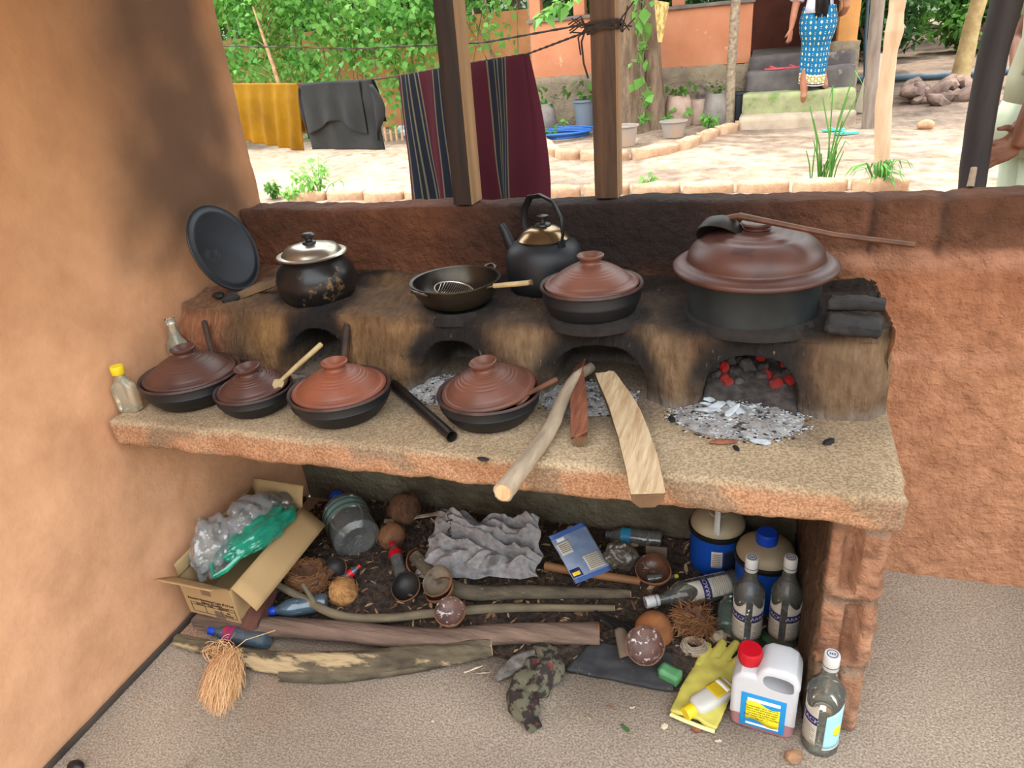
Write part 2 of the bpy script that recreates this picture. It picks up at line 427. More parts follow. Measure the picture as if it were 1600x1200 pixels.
def mud_col(p):
    x, y, z = p[0] + .93, p[1] - .2, p[2]
    c = mixc(mixc(lin((156, 118, 74)), lin((134, 110, 84)), ss(.3, 1.2, x)), lin((92, 70, 50)), .5 + 1.3 * nz((x, y, z), 7))
    c = mixc(c, lin((196, 128, 92)), .55 * (1 - ss(.1, .22, x)))
    top = ss(.15, .178, z)
    c = mixc(c, lin((112, 88, 68)), top * .6 * (1 - ss(.6, 1.0, x))); c = mixc(c, lin((66, 54, 46)), top * .7 * ss(.6, 1.0, x))
    s = 0
    for cx, hw, hh in ARCH:
        e = (abs(x - cx) / (hw * 1.22)) ** 2.2 + (z / (hh * 1.4)) ** 2.2
        s = max(s, (1 - ss(.85, 1.9, e + .4 * nz(p, 14))) * (.65 + .35 * ss(.03, .10, z)))
        s = max(s, (1 - ss(hw * .7, hw * 1.3, abs(x - cx) + .02 * nz(p, 14))) * ss(.10, .13, z) * (1 - top) * .95)
    for cx, cy, r in POT:
        d = math.hypot(x - cx, y - cy + .01); s = max(s, .93 * top * (1 - ss(r * 1.05, r * 1.7, d + .03 * nz(p, 10))))
    s = max(s, .75 * top * ss(.62, .9, x) * ss(-.27, -.1, y + .08 * nz(p, 6)))
    c = mixc(c, lin((30, 26, 25)), s)
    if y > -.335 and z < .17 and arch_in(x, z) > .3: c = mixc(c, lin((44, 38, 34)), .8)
    a = (1 - ss(.0, .035, z)) * .5
    return mixc(c, lin((150, 140, 132)), a)
g = G(); g.grid(stf, 300, 110, M=T(-.93, .2, 0)); g.build('hearth_body', m_mud, sto, colfn=mud_col, ang=180)
# end wall of the mud mass
g = G(); g.grid(lambda u, v: (1.845 + .010 * fbm((0, u * 3, v), 3, 2), -.36 + .355 * u, .188 * v), 24, 14, M=T(-.93, .2, 0)); g.build('end_face', m_mud, sto, colfn=lambda p: mixc(lin((190, 130, 94)), lin((150, 112, 76)), .5 + nz(p, 12)), ang=180)
m_iron = mat('sooty_iron', (34, 32, 31), (62, 56, 50), rough=.75, bump=.3)
for i, (cx, cy, r) in enumerate(POT):
    g = G(); g.lathe([(r - .012, -.006), (r - .012, .012), (r + .004, .016), (r + .016, .008), (r + .02, -.01)], 40, T(cx - .93, cy + .2, ZS - ZC + .002), wob=.05)
    g.build('pot_ring', mat('burnt_clay_ring%d' % i, (40, 35, 32), (22, 20, 20), ns=30, rough=.95, bump=.6) if i == 0 else bpy.data.materials['burnt_clay_ring0'], sto)

# ------------------------------------------------------------------ pots
m_soot = mat('sooty_pot', (26, 29, 34), (15, 16, 19), ns=7, rough=.5, bump=.12, bs=90, bdist=.001, c3=(40, 43, 46), s3=9, t3=.66)
m_terra = mat('terracotta_lid', (112, 70, 55), (84, 54, 44), ns=6, rough=.42, bump=.10, bs=140, bdist=.001, stretch=(1, 1, 1), c3=(92, 52, 42), s3=11, t3=.62)
m_terraD = mat('dark_terracotta_lid', (88, 56, 47), (64, 43, 38), ns=6, rough=.40, bump=.10, bs=140, bdist=.001, c3=(66, 42, 38), s3=12, t3=.60)
m_terraR = mat('red_terracotta_lid', (136, 78, 57), (110, 63, 47), ns=6, rough=.42, bump=.10, bs=140, bdist=.001, c3=(120, 60, 44), s3=16, t3=.62)
m_rimb = mat('clay_pan_rim', (76, 52, 46), (44, 36, 36), ns=20, rough=.5, bump=.2, bs=100, bdist=.001)
m_bamboo = mat('bamboo_handle', (176, 156, 112), (150, 126, 88), ns=30, rough=.6, bump=.2, stretch=(1, 1, .2))
m_dwood = mat('dark_wood_handle', (74, 56, 46), (48, 38, 34), ns=30, rough=.7, bump=.3, stretch=(1, 1, .15))
m_mwood = mat('brown_wood_handle', (104, 66, 44), (78, 50, 36), ns=30, rough=.55, bump=.2, stretch=(1, 1, .15))
def lidprof(R, H):
    p = [(R, -.004), (R + .002, .0), (R, .004), (R - .004, .006), (R - .007, .0035)]
    n = 40; grooves = (.50, .57, .64, .30, .36, .86, .90)
    for i in range(1, n + 1):
        t = i / n; r = (R - .009) * (1 - t) + .026 * t
        z = .004 + H * (1 - (r / (R - .009)) ** 2.1) * 1.03
        for gk in grooves:
            if abs((r / R) - gk) < .011: z -= .0010
        p.append((r, z))
    zt = p[-1][1]
    p += [(.024, zt + .002), (.0225, zt + .005), (.024, zt + .009), (.029, zt + .013), (.032, zt + .016), (.032, zt + .020), (.029, zt + .0215), (.025, zt + .018), (.020, zt + .010), (.012, zt + .006), (0, zt + .005)]
    return p
def clay_pan(x, y, z, R, hp, H, label, lm, tilt=(0, 0), Rl=None, rot=0):
    t = thing('clay_cooking_pan', label, 'pan', (x, y, z), (0, 0, rot)); Rl = Rl or R * .90
    rb = R * .72
    prof = [(0, .002), (rb * .9, 0), (rb, .004), (rb + (R - rb) * .55, hp * .35), (R * .955, hp * .62), (R * .965, hp * .66), (R * .955, hp * .70), (R * .96, hp * .93), (R * 1.0, hp * .97), (R * 1.008, hp), (R * .99, hp + .005), (R * .955, hp + .003), (R * .90, hp * .93), (R * .87, hp * .62), (rb * .85, .014), (0, .012)]
    g = G(); g.lathe(prof[:8], 56, wob=.006); 
    g.v = g.v; g.build('bowl', m_soot, t)
    g = G(); g.lathe(prof[7:], 56, wob=.006); g.build('rim', m_rimb, t)
    g = G(); g.lathe(lidprof(Rl, H), 64, T(0, 0, hp + .002 + abs(tilt[0]) * Rl * .6, tilt[0], tilt[1], 0)); g.build('lid', lm, t, ang=60)
    return t
clay_pan(.172, -.545, ZC, .128, .072, .048, 'large covered clay pan at the left end of the counter, beside the glass bottles', m_terraD)
clay_pan(.384, -.570, ZC, .097, .056, .034, 'smallest covered clay pan with bamboo spoon handle sticking out of it', m_terraD, tilt=(.06, -.03))
clay_pan(.628, -.560, ZC, .124, .068, .046, 'covered clay pan with the reddest lid, third from the left wall on the counter', m_terraR)
clay_pan(.998, -.522, ZC, .120, .068, .046, 'covered clay pan standing behind the open end of the metal blowpipe', m_terra, tilt=(.09, -.05), rot=-.3)
clay_pan(1.198, -.298, ZS - .004, .122, .084, .046, 'covered clay pan cooking on the stove above the burning firewood', m_terra)
def spoon(a, b, r, m, label, cat='spoon', name='cooking_spoon'):
    a, b = Vector(a), Vector(b); t = thing(name, label, cat, a); L_ = (b - a).length; M = aim((0, 0, 0), b - a)
    g = G(); g.tube([(0, 0, .03), (0.001, 0, L_ * .5), (0, 0, L_ - .004), (0, 0, L_)], [r * .8, r, r * 1.1, r * .8], 10, M); g.build('handle', m, t)
    g = G(); g.lathe([(0, -.014), (.014, -.012), (.024, -.002), (.026, .006), (.023, .004), (.013, -.006), (0, -.009)], 20, M @ T(0, 0, .012, 1.57, 0, 0)); g.build('spoon_bowl', m, t)
    return t
spoon((.200, -.48, .775), (.113, -.385, .872), .0075, m_dwood, 'dark wooden spoon handle rising behind the leftmost clay pan')
spoon((.44, -.575, .775), (.545, -.475, .862), .0065, m_bamboo, 'pale bamboo spoon resting in the smallest clay pan')
spoon((.60, -.50, .775), (.553, -.36, .868), .0085, m_dwood, 'dark square spoon handle standing up behind the reddest lid')
spoon((1.07, -.55, .780), (1.170, -.545, .838), .0055, m_mwood, 'reddish wooden spoon poking from the pan beside the blowpipe')

# big pot with clay lid
m_alu = mat('grey_sooted_aluminium', (82, 84, 86), (50, 52, 54), ns=5, rough=.45, metal=.6, bump=.1, bs=60, bdist=.001)
m_silver = mat('bright_aluminium', (190, 184, 170), (160, 150, 132), ns=8, rough=.28, metal=.9, bump=.05)
m_brass = mat('smoked_tin_lid', (150, 126, 92), (112, 94, 70), ns=4, rough=.22, metal=.9, bump=.03)
m_blk = mat('black_plastic', (26, 26, 28), rough=.4, bump=0)
t = thing('stock_pot', 'biggest pot, sooty grey metal under a broad domed clay lid', 'pot', (1.562, -.248, ZS + .010))
g = G(); g.lathe([(0, -.026), (.128, -.026), (.142, -.018), (.145, .015), (.147, .095), (.151, .100), (.147, .104), (.140, .100), (.137, .02), (0, .0)], 64); g.build('pot_body', mat('teal_grey_sooted_metal', (58, 66, 70), (36, 40, 42), ns=4, rough=.45, metal=.3, bump=.1), t)
g = G(); P_ = [(.173, -.010), (.179, -.006), (.180, 0), (.176, .004), (.164, .009), (.152, .011), (.148, .015)]
for i in range(1, 31):
    a_ = i / 30 * PI / 2 * .93; r = .148 * math.cos(a_) ** .8; z = .014 + .066 * math.sin(a_)
    for gk in (.088, .094, .070, .036, .042):
        if abs(r - gk) < .0022: z -= .002
    P_.append((r, z))
P_ += [(.030, .081), (.027, .084), (.033, .089), (.036, .092), (.033, .095), (.024, .090), (0, .088)]
g.lathe(P_, 72, T(0, 0, .108, .02, 0, 0)); g.build('lid', m_terraD, t, ang=60)
# ladle lying over the lid
ld = thing('coconut_shell_ladle', 'dark coconut shell ladle with a long wooden handle laid across the big lid', 'ladle', (1.505, -.235, 1.062))
B_ = Vector((1.856, -.36, 1.084)) - Vector(ld.location)
g = G(); g.lathe([(0, -.036), (.022, -.033), (.036, -.022), (.043, -.004), (.044, .004), (.041, .004), (.034, -.018), (.02, -.029), (0, -.032)], 28, T(-.02, -.01, .008, 2.4, .35, 0, 1.25)); g.build('shell', mat('dark_shell', (38, 32, 28), (24, 20, 18), rough=.5, bump=.2), ld)
g = G(); g.tube([(-.01, -.01, .050), (.02, -.02, .058), Vector((.08, -.05, .052)), B_ * .6 + Vector((0, 0, .016)), B_], [.009, .010, .0085, .0075, .007], 10, flat=.75); g.build('handle', m_mwood, ld)

# round aluminium pot
t = thing('aluminium_cooking_pot', 'round soot-black pot under a bright metal lid with a black knob', 'pot', (.408, -.242, ZS + .010))
g = G(); g.lathe([(0, -.018), (.070, -.017), (.096, .000), (.109, .036), (.110, .06), (.102, .086), (.084, .104), (.078, .112), (.080, .118), (.088, .121), (.088, .124), (.074, .122), (.074, .11), (.1, .06), (0, .02)], 56)
g.build('pot_body', mat('sooty_shiny_pot', (30, 27, 25), (20, 20, 22), ns=4, rough=.3, bump=.1, c3=(120, 96, 66), s3=9, t3=.60), t)
g = G(); g.lathe([(.094, .120), (.097, .123), (.094, .126), (.082, .127), (.078, .132), (.070, .142), (.045, .149), (.018, .152), (0, .153)], 56); ld_ = g.build('lid', m_silver, t)
g = G(); g.lathe([(.019, .153), (.018, .157), (.010, .160), (.009, .166), (.017, .170), (.019, .175), (.013, .180), (0, .181)], 24, wob=.15); g.build('knob', m_blk, ld_)

# kettle
t = thing('kettle', 'tall soot-black kettle with arched handle standing against the back wall', 'kettle', (1.035, -.115, ZS + .006), (0, 0, .25))
g = G(); g.lathe([(0, 0), (.088, .001), (.099, .012), (.104, .04), (.105, .08), (.099, .106), (.085, .124), (.066, .133), (.060, .137), (.05, .135), (0, .12)], 56); g.build('kettle_body', m_soot, t)
g = G(); g.lathe([(.068, .134), (.070, .137), (.066, .141), (.054, .156), (.032, .167), (.010, .171), (0, .171)], 48); lo = g.build('lid', m_brass, t)
g = G(); g.lathe([(.022, .170), (.020, .174), (.008, .176), (.007, .186), (.015, .190), (.016, .195), (0, .198)], 24); g.build('knob', m_blk, lo)
g = G(); g.tube([(-.085, 0, .080), (-.115, 0, .11), (-.128, 0, .140), (-.142, 0, .160)], [.021, .016, .012, .010], 14, Matrix.Rotation(-.62, 4, 'Z')); g.build('spout', m_soot, t)
hp = [(.0, -.078, .132), (.0, -.088, .16), (.0, -.084, .20), (0, -.052, .236), (0, 0, .246), (0, .052, .236), (0, .084, .20), (0, .088, .16), (0, .078, .132)]
RH = Matrix.Rotation(PI / 2 - .95, 4, 'Z')
g = G(); g.tube(hp, [.007, .009, .010, .010, .010, .010, .010, .009, .007], 10, RH, flat=.5); g.build('handle', m_blk, t)
for s in (-1, 1): g = G(); g.box((-.010, s * .080 - .004, .115), (.010, s * .080 + .004, .145), .002, RH); g.build('handle_bracket', m_blk, t)

# wok + skimmer
m_wok = mat('worn_black_iron', (40, 38, 36), (70, 62, 50), ns=4, rough=.3, metal=.7, bump=.1)
t = thing('wok', 'black two-handled iron wok sitting open on the second fire', 'wok', (.845, -.285, ZS + .008), (0, 0, .2))
g = G(); g.lathe([(0, 0), (.05, .003), (.085, .018), (.106, .045), (.112, .070), (.117, .072), (.117, .075), (.109, .074), (.102, .046), (.08, .021), (.05, .008), (0, .005)], 56); g.build('wok_bowl', m_wok, t)
for s in (-1, 1):
    g = G(); g.tube([(s * .113, -.022, .066), (s * .128, -.016, .074), (s * .134, 0, .078), (s * .128, .016, .074), (s * .113, .022, .066)], .004, 8, T(0, 0, 0, 0, 0, 0.9)); g.build('handle', m_wok, t)
t = thing('wire_skimmer', 'wire mesh skimmer with pale wooden handle laid in the wok', 'skimmer', (.850, -.318, ZS + .052), (0, 0, -.12))
g = G()
for k in range(-9, 10):
    xx = k * .0052; h_ = math.sqrt(max(0, .050 ** 2 - xx ** 2))
    if h_ > .005: g.tube([(xx, -h_, .012 - .018 * 0), (xx, -h_ * .5, -.004), (xx, 0, -.010), (xx, h_ * .5, -.004), (xx, h_, .012)], .0007, 5, T(0, 0, .0, 0, .25, 0))
g.tube([(.050 * math.cos(a), .050 * math.sin(a), .012) for a in np.linspace(0, 2 * PI, 28)], .0018, 6, T(0, 0, 0, 0, .25, 0)); g.build('mesh_scoop', m_silver, t)
g = G(); g.tube([(.035, 0, .008), (.09, 0, .022), (.13, 0, .032)], .0025, 6); g.build('stem', m_silver, t)
g = G(); g.tube([(.115, 0, .029), (.20, 0, .041), (.212, 0, .043)], [.006, .0065, .006], 10); g.build('handle', m_bamboo, t)
g = G(); g.tube([(.211, 0, .043), (.217, 0, .044)], [.0068, .0068], 10); g.build('end_cap', m_silver, t)

# flat griddle disc leaning in the corner
t = thing('griddle_plate', 'round blackened flat griddle leaning in the left wall corner', 'griddle', at(350, 388, 1.036))
g = G(); g.lathe([(0, .004), (.098, .004), (.104, .007), (.112, .007), (.120, .004), (.126, .006), (.128, .003), (.126, -.001), (.10, -.003), (0, -.003)], 64, Vector((.94, .02, .34)).to_track_quat('Z', 'Y').to_matrix().to_4x4())
g.build('plate', mat('blackened_griddle', (44, 48, 54), (30, 32, 36), ns=4, rough=.45, metal=.3, bump=.05, c3=(62, 66, 70), s3=6, t3=.62), t)

# shards and charcoal bits on the stove corner
def lump(name, label, cat, p, r, m, seed, rot=(0, 0, 0), amp=.25, group=None, sub=3, kind=None, parent=None):
    g = G(); g.blob((0, 0, 0), r, sub, amp, 1.6, seed)
    o = g.build(name, m, parent, ang=45); o.location = p; o.rotation_euler = rot
    if label: tag(o, label, cat, group, kind)
    return o
m_char = mat('charred_black', (34, 31, 30), (18, 17, 17), ns=20, rough=.7, bump=.8, bs=40, bdist=.004)
m_stone = mat('sooty_stone', (52, 48, 46), (30, 29, 29), ns=14, rough=.9, bump=.9, bs=60, bdist=.004, c3=(120, 108, 96), s3=60, t3=.72)
g = G(); g.tube([(0, 0, 0), (.05, .05, .014), (.11, .11, .026), (.16, .15, .030)], [.020, .026, .022, .010], 9, fn=lambda t_, a: .25 * nz((t_ * 6, math.cos(a), math.sin(a)), 1.5), flat=.5)
o = g.build('charred_stick', mat('half_burnt_wood', (110, 86, 60), (40, 34, 30), ns=8, rough=.9, bump=.6)); o.location = (.17, -.30, ZS + .022); tag(o, 'half charred split stick lying under the griddle edge', 'firewood')
lump('charcoal_lump', 'black charcoal lump below the leaning griddle, touching the charred stick', 'charcoal', (.165, -.315, ZS + .022), (.028, .018, .016), m_char, 3, (0, 0, .8))
lump('pot_shard', 'small dark shard on the stove end nearest the left wall', 'shard', (.11, -.30, ZS + .025), (.018, .014, .010), m_char, 5)
def slabstone(p, dims, rz, label, seed):
    vs, fs = rough_solid((-dims[0] / 2, -dims[1] / 2, 0), (dims[0] / 2, dims[1] / 2, dims[2]), .006, .006, 22, seed, rnd=.005)
    vs = [(x + .12 * y * (1 if seed % 2 else -1), y + .15 * x, z) for x, y, z in vs]
    g = G(); g.add(vs, fs); o = g.build('charred_brick', m_stone, ang=180); o.location = p; o.rotation_euler = (0, .03, rz); tag(o, label, 'stone'); return o
slabstone((1.765, -.36, ZS + .010), (.105, .085, .022), -.25, 'flat black soot-covered stone slab at the stove end, under another', 4)
slabstone((1.775, -.295, ZS + .034), (.115, .05, .024), -.12, 'narrow black stone resting on the flat one at the stove end', 7)

# ------------------------------------------------------------------ ash, embers, firewood
m_ash = mat('grey_ash', (168, 166, 164), (120, 116, 112), ns=40, rough=1, bump=1, bs=90, bdist=.006, c3=(70, 66, 64), s3=50, t3=.58)
m_ashw = mat('white_ash_flake', (196, 204, 208), (158, 166, 172), ns=40, rough=1, bump=.6, bs=60)
def ash_heap(name, label, cx, cy, rx, ry, h, seed, nfl):
    t = thing(name, label, 'ash', (cx, cy, ZC), kind='stuff')
    def f(u, v):
        a = u * 2 * PI; r = v
        x = rx * r * math.cos(a); y = ry * r * math.sin(a)
        return (x, y, .0015 + h * (1 - r ** 1.5) * (1 + .5 * nz((x, y, 0), 30, seed)) + .003 * nz((x, y, 0), 80) * (1 - r))
    g = G(); g.grid(f, 60, 18); g.build('ash_bed', m_ash, t, ang=180, fix=False)
    ga = G(); gb = G(); R_ = random.Random(seed)
    for i in range(nfl):
        a = R_.random() * 2 * PI; r = R_.random() ** .6 * 1.15; x = rx * r * math.cos(a); y = ry * r * math.sin(a); s = R_.uniform(.0010, .0030)
        (ga if R_.random() < .6 else gb).blob((x, y, .002 + h * max(0, 1 - r ** 1.5)), (s * R_.uniform(.8, 2), s, s * .4), 1, .4, 2, i, M=None)
    ga.build('ash_flakes', m_ashw, t, smooth=False); gb.build('charcoal_crumbs', m_char, t, smooth=False)
    return t
ash_heap('ash_heap', 'grey and white ash spilling from the glowing right-hand fire opening', 1.545, -.43, .14, .11, .016, 3, 900)
ash_heap('ash_heap', 'pale ash heap in the fire opening under the wok', .825, -.40, .085, .08, .020, 8, 500)
ash_heap('ash_heap', 'dark ash around the firewood below the third fire opening', 1.20, -.40, .12, .09, .010, 12, 350)
R_ = random.Random(5)
for i in range(7):
    g = G(); s = R_.uniform(.010, .019); g.blob((0, 0, 0), (s * 1.8, s * .8, s * .35), 2, .4, 2.4, i); o = g.build('ash_chunk', m_ashw, ang=30)
    o.location = (1.475 + .03 * (i % 3) + R_.uniform(-.01, .01), -.452 + .026 * (i // 3) + R_.uniform(-.008, .008), ZC + .018); o.rotation_euler = (R_.uniform(-.5, .3), R_.uniform(-.5, .5), R_.uniform(0, 3))
    tag(o, 'bluish white burnt ash chunk at the left of the ember ash heap', 'ash', 'white ash chunks by the embers')
m_emb = mat('glowing_ember', (120, 30, 24), (60, 40, 40), ns=12, rough=.9, bump=.5, emit=((180, 28, 22), .16))
m_coal = mat('greying_coal', (84, 80, 78), (40, 37, 37), ns=14, rough=.95, bump=.7)
for i in range(30):
    s = R_.uniform(.010, .018); x = 1.57 + R_.uniform(-.085, .085); y = R_.uniform(-.335, -.22)
    hot = i % 3 == 0
    g = G(); g.blob((0, 0, 0), (s * 1.2, s, s * .8), 2, .45, 2, i * 3); o = g.build('glowing_coal' if hot else 'coal', m_emb if hot else m_coal, ang=25)
    o.location = (x, y, ZC + .024 + (y + .335) * .36 + R_.uniform(0, .012)); o.rotation_euler = (R_.uniform(0, 3), R_.uniform(0, 3), 0)
    if hot: tag(o, 'red glowing coal inside the right-hand fire opening', 'coal', 'glowing coals in the right-hand fire')
    else: tag(o, 'grey spent coal inside the right-hand fire opening', 'coal', 'grey coals in the right-hand fire')
g = G(); g.grid(lambda u, v: (1.47 + .20 * u, -.42 + .22 * v, ZC + .004 + .072 * v + .006 * nz((u * 9, v * 9, 0), 1)), 20, 20, thick=.003); tag(g.build('ember_bed', mat('dark_cinders', (78, 70, 66), (46, 42, 40), ns=40, rough=1, bump=1, bs=70), ang=180), 'sloping bed of ash and cinders beneath the glowing coals', 'ash', kind='stuff')

m_barkl = mat('pale_bark', (176, 158, 134), (128, 112, 94), ns=14, rough=.9, bump=.7, bs=30, bdist=.006, stretch=(2, .4, 2))
m_barkg = mat('grey_bark', (126, 112, 92), (86, 76, 62), ns=10, rough=.95, bump=.8, bs=30, stretch=(1, 1, .3), c3=(160, 140, 108), s3=6, t3=.62)
m_cut = mat('cut_wood', (214, 180, 140), (186, 146, 104), ns=30, rough=.8, bump=.5, bs=24, stretch=(3, 3, .3))
m_red = mat('reddish_heartwood', (150, 92, 66), (112, 68, 50), ns=24, rough=.85, bump=.8, bs=30, bdist=.006, stretch=(3, .3, 3))
m_split = mat('split_wood_face', (198, 176, 142), (166, 136, 100), ns=16, rough=.85, bump=1, bs=20, bdist=.008, stretch=(4, .35, 4), c3=(136, 104, 72), s3=12, t3=.68)
m_barkb = mat('brown_bark', (112, 84, 58), (78, 58, 42), ns=14, rough=.95, bump=.8, bs=30)
def log(name, label, pts, rad, m, mend=None, n=12, amp=.12, seed=0, cat='firewood', twig=None, flat=1.0):
    pts = [Vector(p) for p in pts]; o0 = pts[0].copy()
    t = thing(name, label, cat, o0)
    # resample with a smooth curve
    P = []; R2 = []; k = len(pts)
    if not hasattr(rad, '__len__'): rad = [rad] * k
    for i in range(k - 1):
        p0, p1, p2, p3 = pts[max(i - 1, 0)], pts[i], pts[i + 1], pts[min(i + 2, k - 1)]
        for j in range(14 if i < k - 2 else 15):
            u = j / 14; P.append(.5 * ((2 * p1) + (p2 - p0) * u + (2 * p0 - 5 * p1 + 4 * p2 - p3) * u * u + (3 * p1 - p0 - 3 * p2 + p3) * u ** 3) - o0); R2.append(rad[i] + (rad[i + 1] - rad[i]) * u)
    g = G(); g.tube(P, R2, n * 2, cap=True, fn=lambda u, a: amp * fbm((u * 5, math.cos(a), math.sin(a)), 1.6, seed) + amp * .35 * fbm((u * 14, math.cos(a) * 3, math.sin(a) * 3), 1.6, seed + 3), flat=flat)
    if twig:
        for (i_, d_, r_) in twig: g.tube([P[i_], P[i_] + Vector(d_) * .5, P[i_] + Vector(d_)], [r_, r_ * .8, r_ * .7], 8)
    g.build('bark', m, t, ang=60)
    if mend:
        for e, q in ((0, 1), (-1, -2)):
            g = G(); M = aim(P[q], P[e]); L_ = (P[e] - P[q]).length
            g.lathe([(0, L_ + .0015), (R2[e] * .86, L_ + .0015), (R2[e] * .9, L_ - .004)], n, M); g.build('cut_end', mend, t)
    return t
z_ = .742
log('firewood_stick', 'pale barked round stick jutting over the counter front from the third fire', [at(786, 770, .752), at(822, 722, z_), at(858, 672, z_), at(892, 600, z_ + .01), (1.19, -.30, .755)], [.019, .0185, .0165, .014, .013], m_barkl, m_cut, seed=2)
def split_log(name, label, pts, wd, th, m1, m2, seed, cat='firewood', tw=.0):
    # split piece: wedge cross-section, bark back and split face
    pts = [Vector(p) for p in pts]; o0 = pts[0].copy(); t = thing(name, label, cat, o0); k = len(pts); ns_ = (k - 1) * 8
    def rings(fn):
        out = []
        for i in range(ns_ + 1):
            s = i / ns_ * (k - 1); a = min(int(s), k - 2); u = s - a
            p0, p1, p2, p3 = pts[max(a - 1, 0)], pts[a], pts[a + 1], pts[min(a + 2, k - 1)]
            P = .5 * ((2 * p1) + (p2 - p0) * u + (2 * p0 - 5 * p1 + 4 * p2 - p3) * u * u + (3 * p1 - p0 - 3 * p2 + p3) * u ** 3) - o0
            d = (p2 - p1).normalized(); sx = d.cross(Vector((0, 0, 1))).normalized(); up = sx.cross(d)
            w_ = wd[a] + (wd[a + 1] - wd[a]) * u
            out.append([(P + (sx * x_ + up * y_) * 1.0)[:] for x_, y_ in fn(w_, i / ns_)])
        return out
    def emit(nm, fn, mt, par=None):
        rr = rings(fn); n = len(rr[0]); vs = [p for r in rr for p in r]; fs = []
        for i in range(ns_):
            for j in range(n): j2 = (j + 1) % n; fs.append((i * n + j, i * n + j2, (i + 1) * n + j2, (i + 1) * n + j))
        fs.append(tuple(range(n))); fs.append(tuple(ns_ * n + j for j in range(n)))
        g = G(); g.add(vs, fs); g.build(nm, mt, t, ang=35)
    top = [(x / 7) for x in range(8)]
    emit('split_face', lambda w_, u: [(-w_ / 2 + w_ * q, th + tw * (q - .5) + .004 * nz((q * 5, u * 7, seed), 1.5) + .0025 * nz((q * 30, u * 4, seed), 1)) for q in top] + [(w_ * .46, th - .008), (-w_ * .46, th - .008)], m1)
    emit('bark', lambda w_, u: [(-w_ * .5, th - .004 - tw * .5), (w_ * .5, th - .004 + tw * .5), (w_ * .46, th * .35), (w_ * .2, 0), (-w_ * .22, 0), (-w_ * .46, th * .4)], m2)
    return t
split_log('split_log', 'thick curved split log with pale grain overhanging the counter front', [at(1012, 793, .722), at(1000, 735, .722), at(978, 665, .724), at(945, 600, .738)], [.062, .066, .066, .046], .034, m_split, m_barkb, 3)
split_log('split_stick', 'reddish split stick between the round stick and the curved log', [at(906, 697, .722), at(905, 650, .722), at(903, 600, .728), (1.165, -.29, .735)], [.036, .040, .032, .022], .03, m_red, m_barkb, 8, tw=.02)
# blowpipe
a_, b_ = at(615, 600, .733), at(706, 682, .733)
t = thing('blowpipe', 'dark metal blowpipe tube lying diagonally between two clay pans', 'pipe', a_)
M = aim((0, 0, 0), b_ - a_); L_ = (b_ - a_).length
g = G(); g.lathe([(.0115, 0), (.0125, .002), (.0125, L_ - .004), (.0135, L_), (.0120, L_), (.0110, L_ - .004), (.0105, .01), (.0105, 0)], 24, M); g.f = [f for f in g.f if len(f) < 10]; g.build('tube', mat('rusty_pipe', (62, 54, 48), (38, 36, 36), ns=12, rough=.45, metal=.6, bump=.2), t)
lump('bark_chip', 'reddish bark chip on the counter in front of the ash', 'bark chip', at(1130, 690, ZC + .005), (.030, .008, .004), m_red, 4, (0, 0, .25))
for i, (q, s) in enumerate((((1188, 690), .014), ((1295, 690), .012), ((1150, 700), .008), ((755, 717), .010), ((1160, 612), .016), ((1050, 655), .011))):
    lump('cinder', ('white ash sliver right of the bark chip', 'dark flat cinder near the right end of the stove foot', 'tiny black cinder under the bark chip', 'small black crumb on the counter edge left of the round stick', 'grey flat cinder lying in the ash mouth', 'black cinder right of the curved split log')[i], 'cinder', at(*q, ZC + .003), (s * 1.4, s * .7, s * .3), m_ashw if i in (0,) else m_char, 30 + i, (0, 0, i))

# bottles on the counter
m_glass = glass('clear_glass', (238, 242, 236), .10, .04, (214, 214, 204))
m_glassd = glass('dusty_glass', (238, 236, 222), .30, .12, (222, 214, 190))
m_yel = mat('yellow_plastic_cap', (226, 200, 40), (206, 176, 24), rough=.4, bump=.05)
def flask(loc, w_, d_, h_, m, label, cap=None, rot=0, lean=0):
    t = thing('glass_bottle', label, 'bottle', loc, (0, lean, rot))
    g = G(); hb = h_ * .56; n = 40
    def ring(hw, hd, z, e): return [(math.copysign(abs(math.cos(2 * PI * k / n)) ** e, math.cos(2 * PI * k / n)) * hw, math.copysign(abs(math.sin(2 * PI * k / n)) ** e, math.sin(2 * PI * k / n)) * hd, z) for k in range(n)]
    L_ = [(w_ * .44, d_ * .44, 0, .5), (w_ * .5, d_ * .5, .006, .45), (w_ * .5, d_ * .5, hb, .45), (w_ * .44, d_ * .46, hb + h_ * .06, .55), (w_ * .28, d_ * .36, hb + h_ * .14, .8), (.013, .013, hb + h_ * .22, 1), (.0125, .0125, h_ * .90, 1), (.015, .015, h_ * .905, 1), (.015, .015, h_ * .94, 1), (.013, .013, h_ * .95, 1), (.013, .013, h_, 1)]
    vs = []; fs = []
    for q in L_: vs += ring(*q)
    for i in range(len(L_) - 1):
        for k in range(n): k2 = (k + 1) % n; fs.append((i * n + k, i * n + k2, (i + 1) * n + k2, (i + 1) * n + k))
    fs.append(tuple(range(n))); g.add(vs, fs); g.build('glass_body', m, t, ang=60)
    if cap:
        g = G(); g.lathe([(0, h_ + .004), (.0155, h_ + .003), (.0165, h_), (.0165, h_ - .018), (.0155, h_ - .019)], 30, rid=lambda a, z: .012 * math.cos(a * 24)); g.build('cap', cap, t, ang=60)
    return t
flask((.040, -.640, ZC), .062, .034, .125, m_glassd, 'small square-shouldered glass bottle with a yellow cap on the counter corner', m_yel, .15)
flask((.040, -.520 + .09, ZC), .062, .040, .175, m_glassd, 'taller uncapped cloudy bottle leaning behind the yellow-capped one', None, -.2, .0)
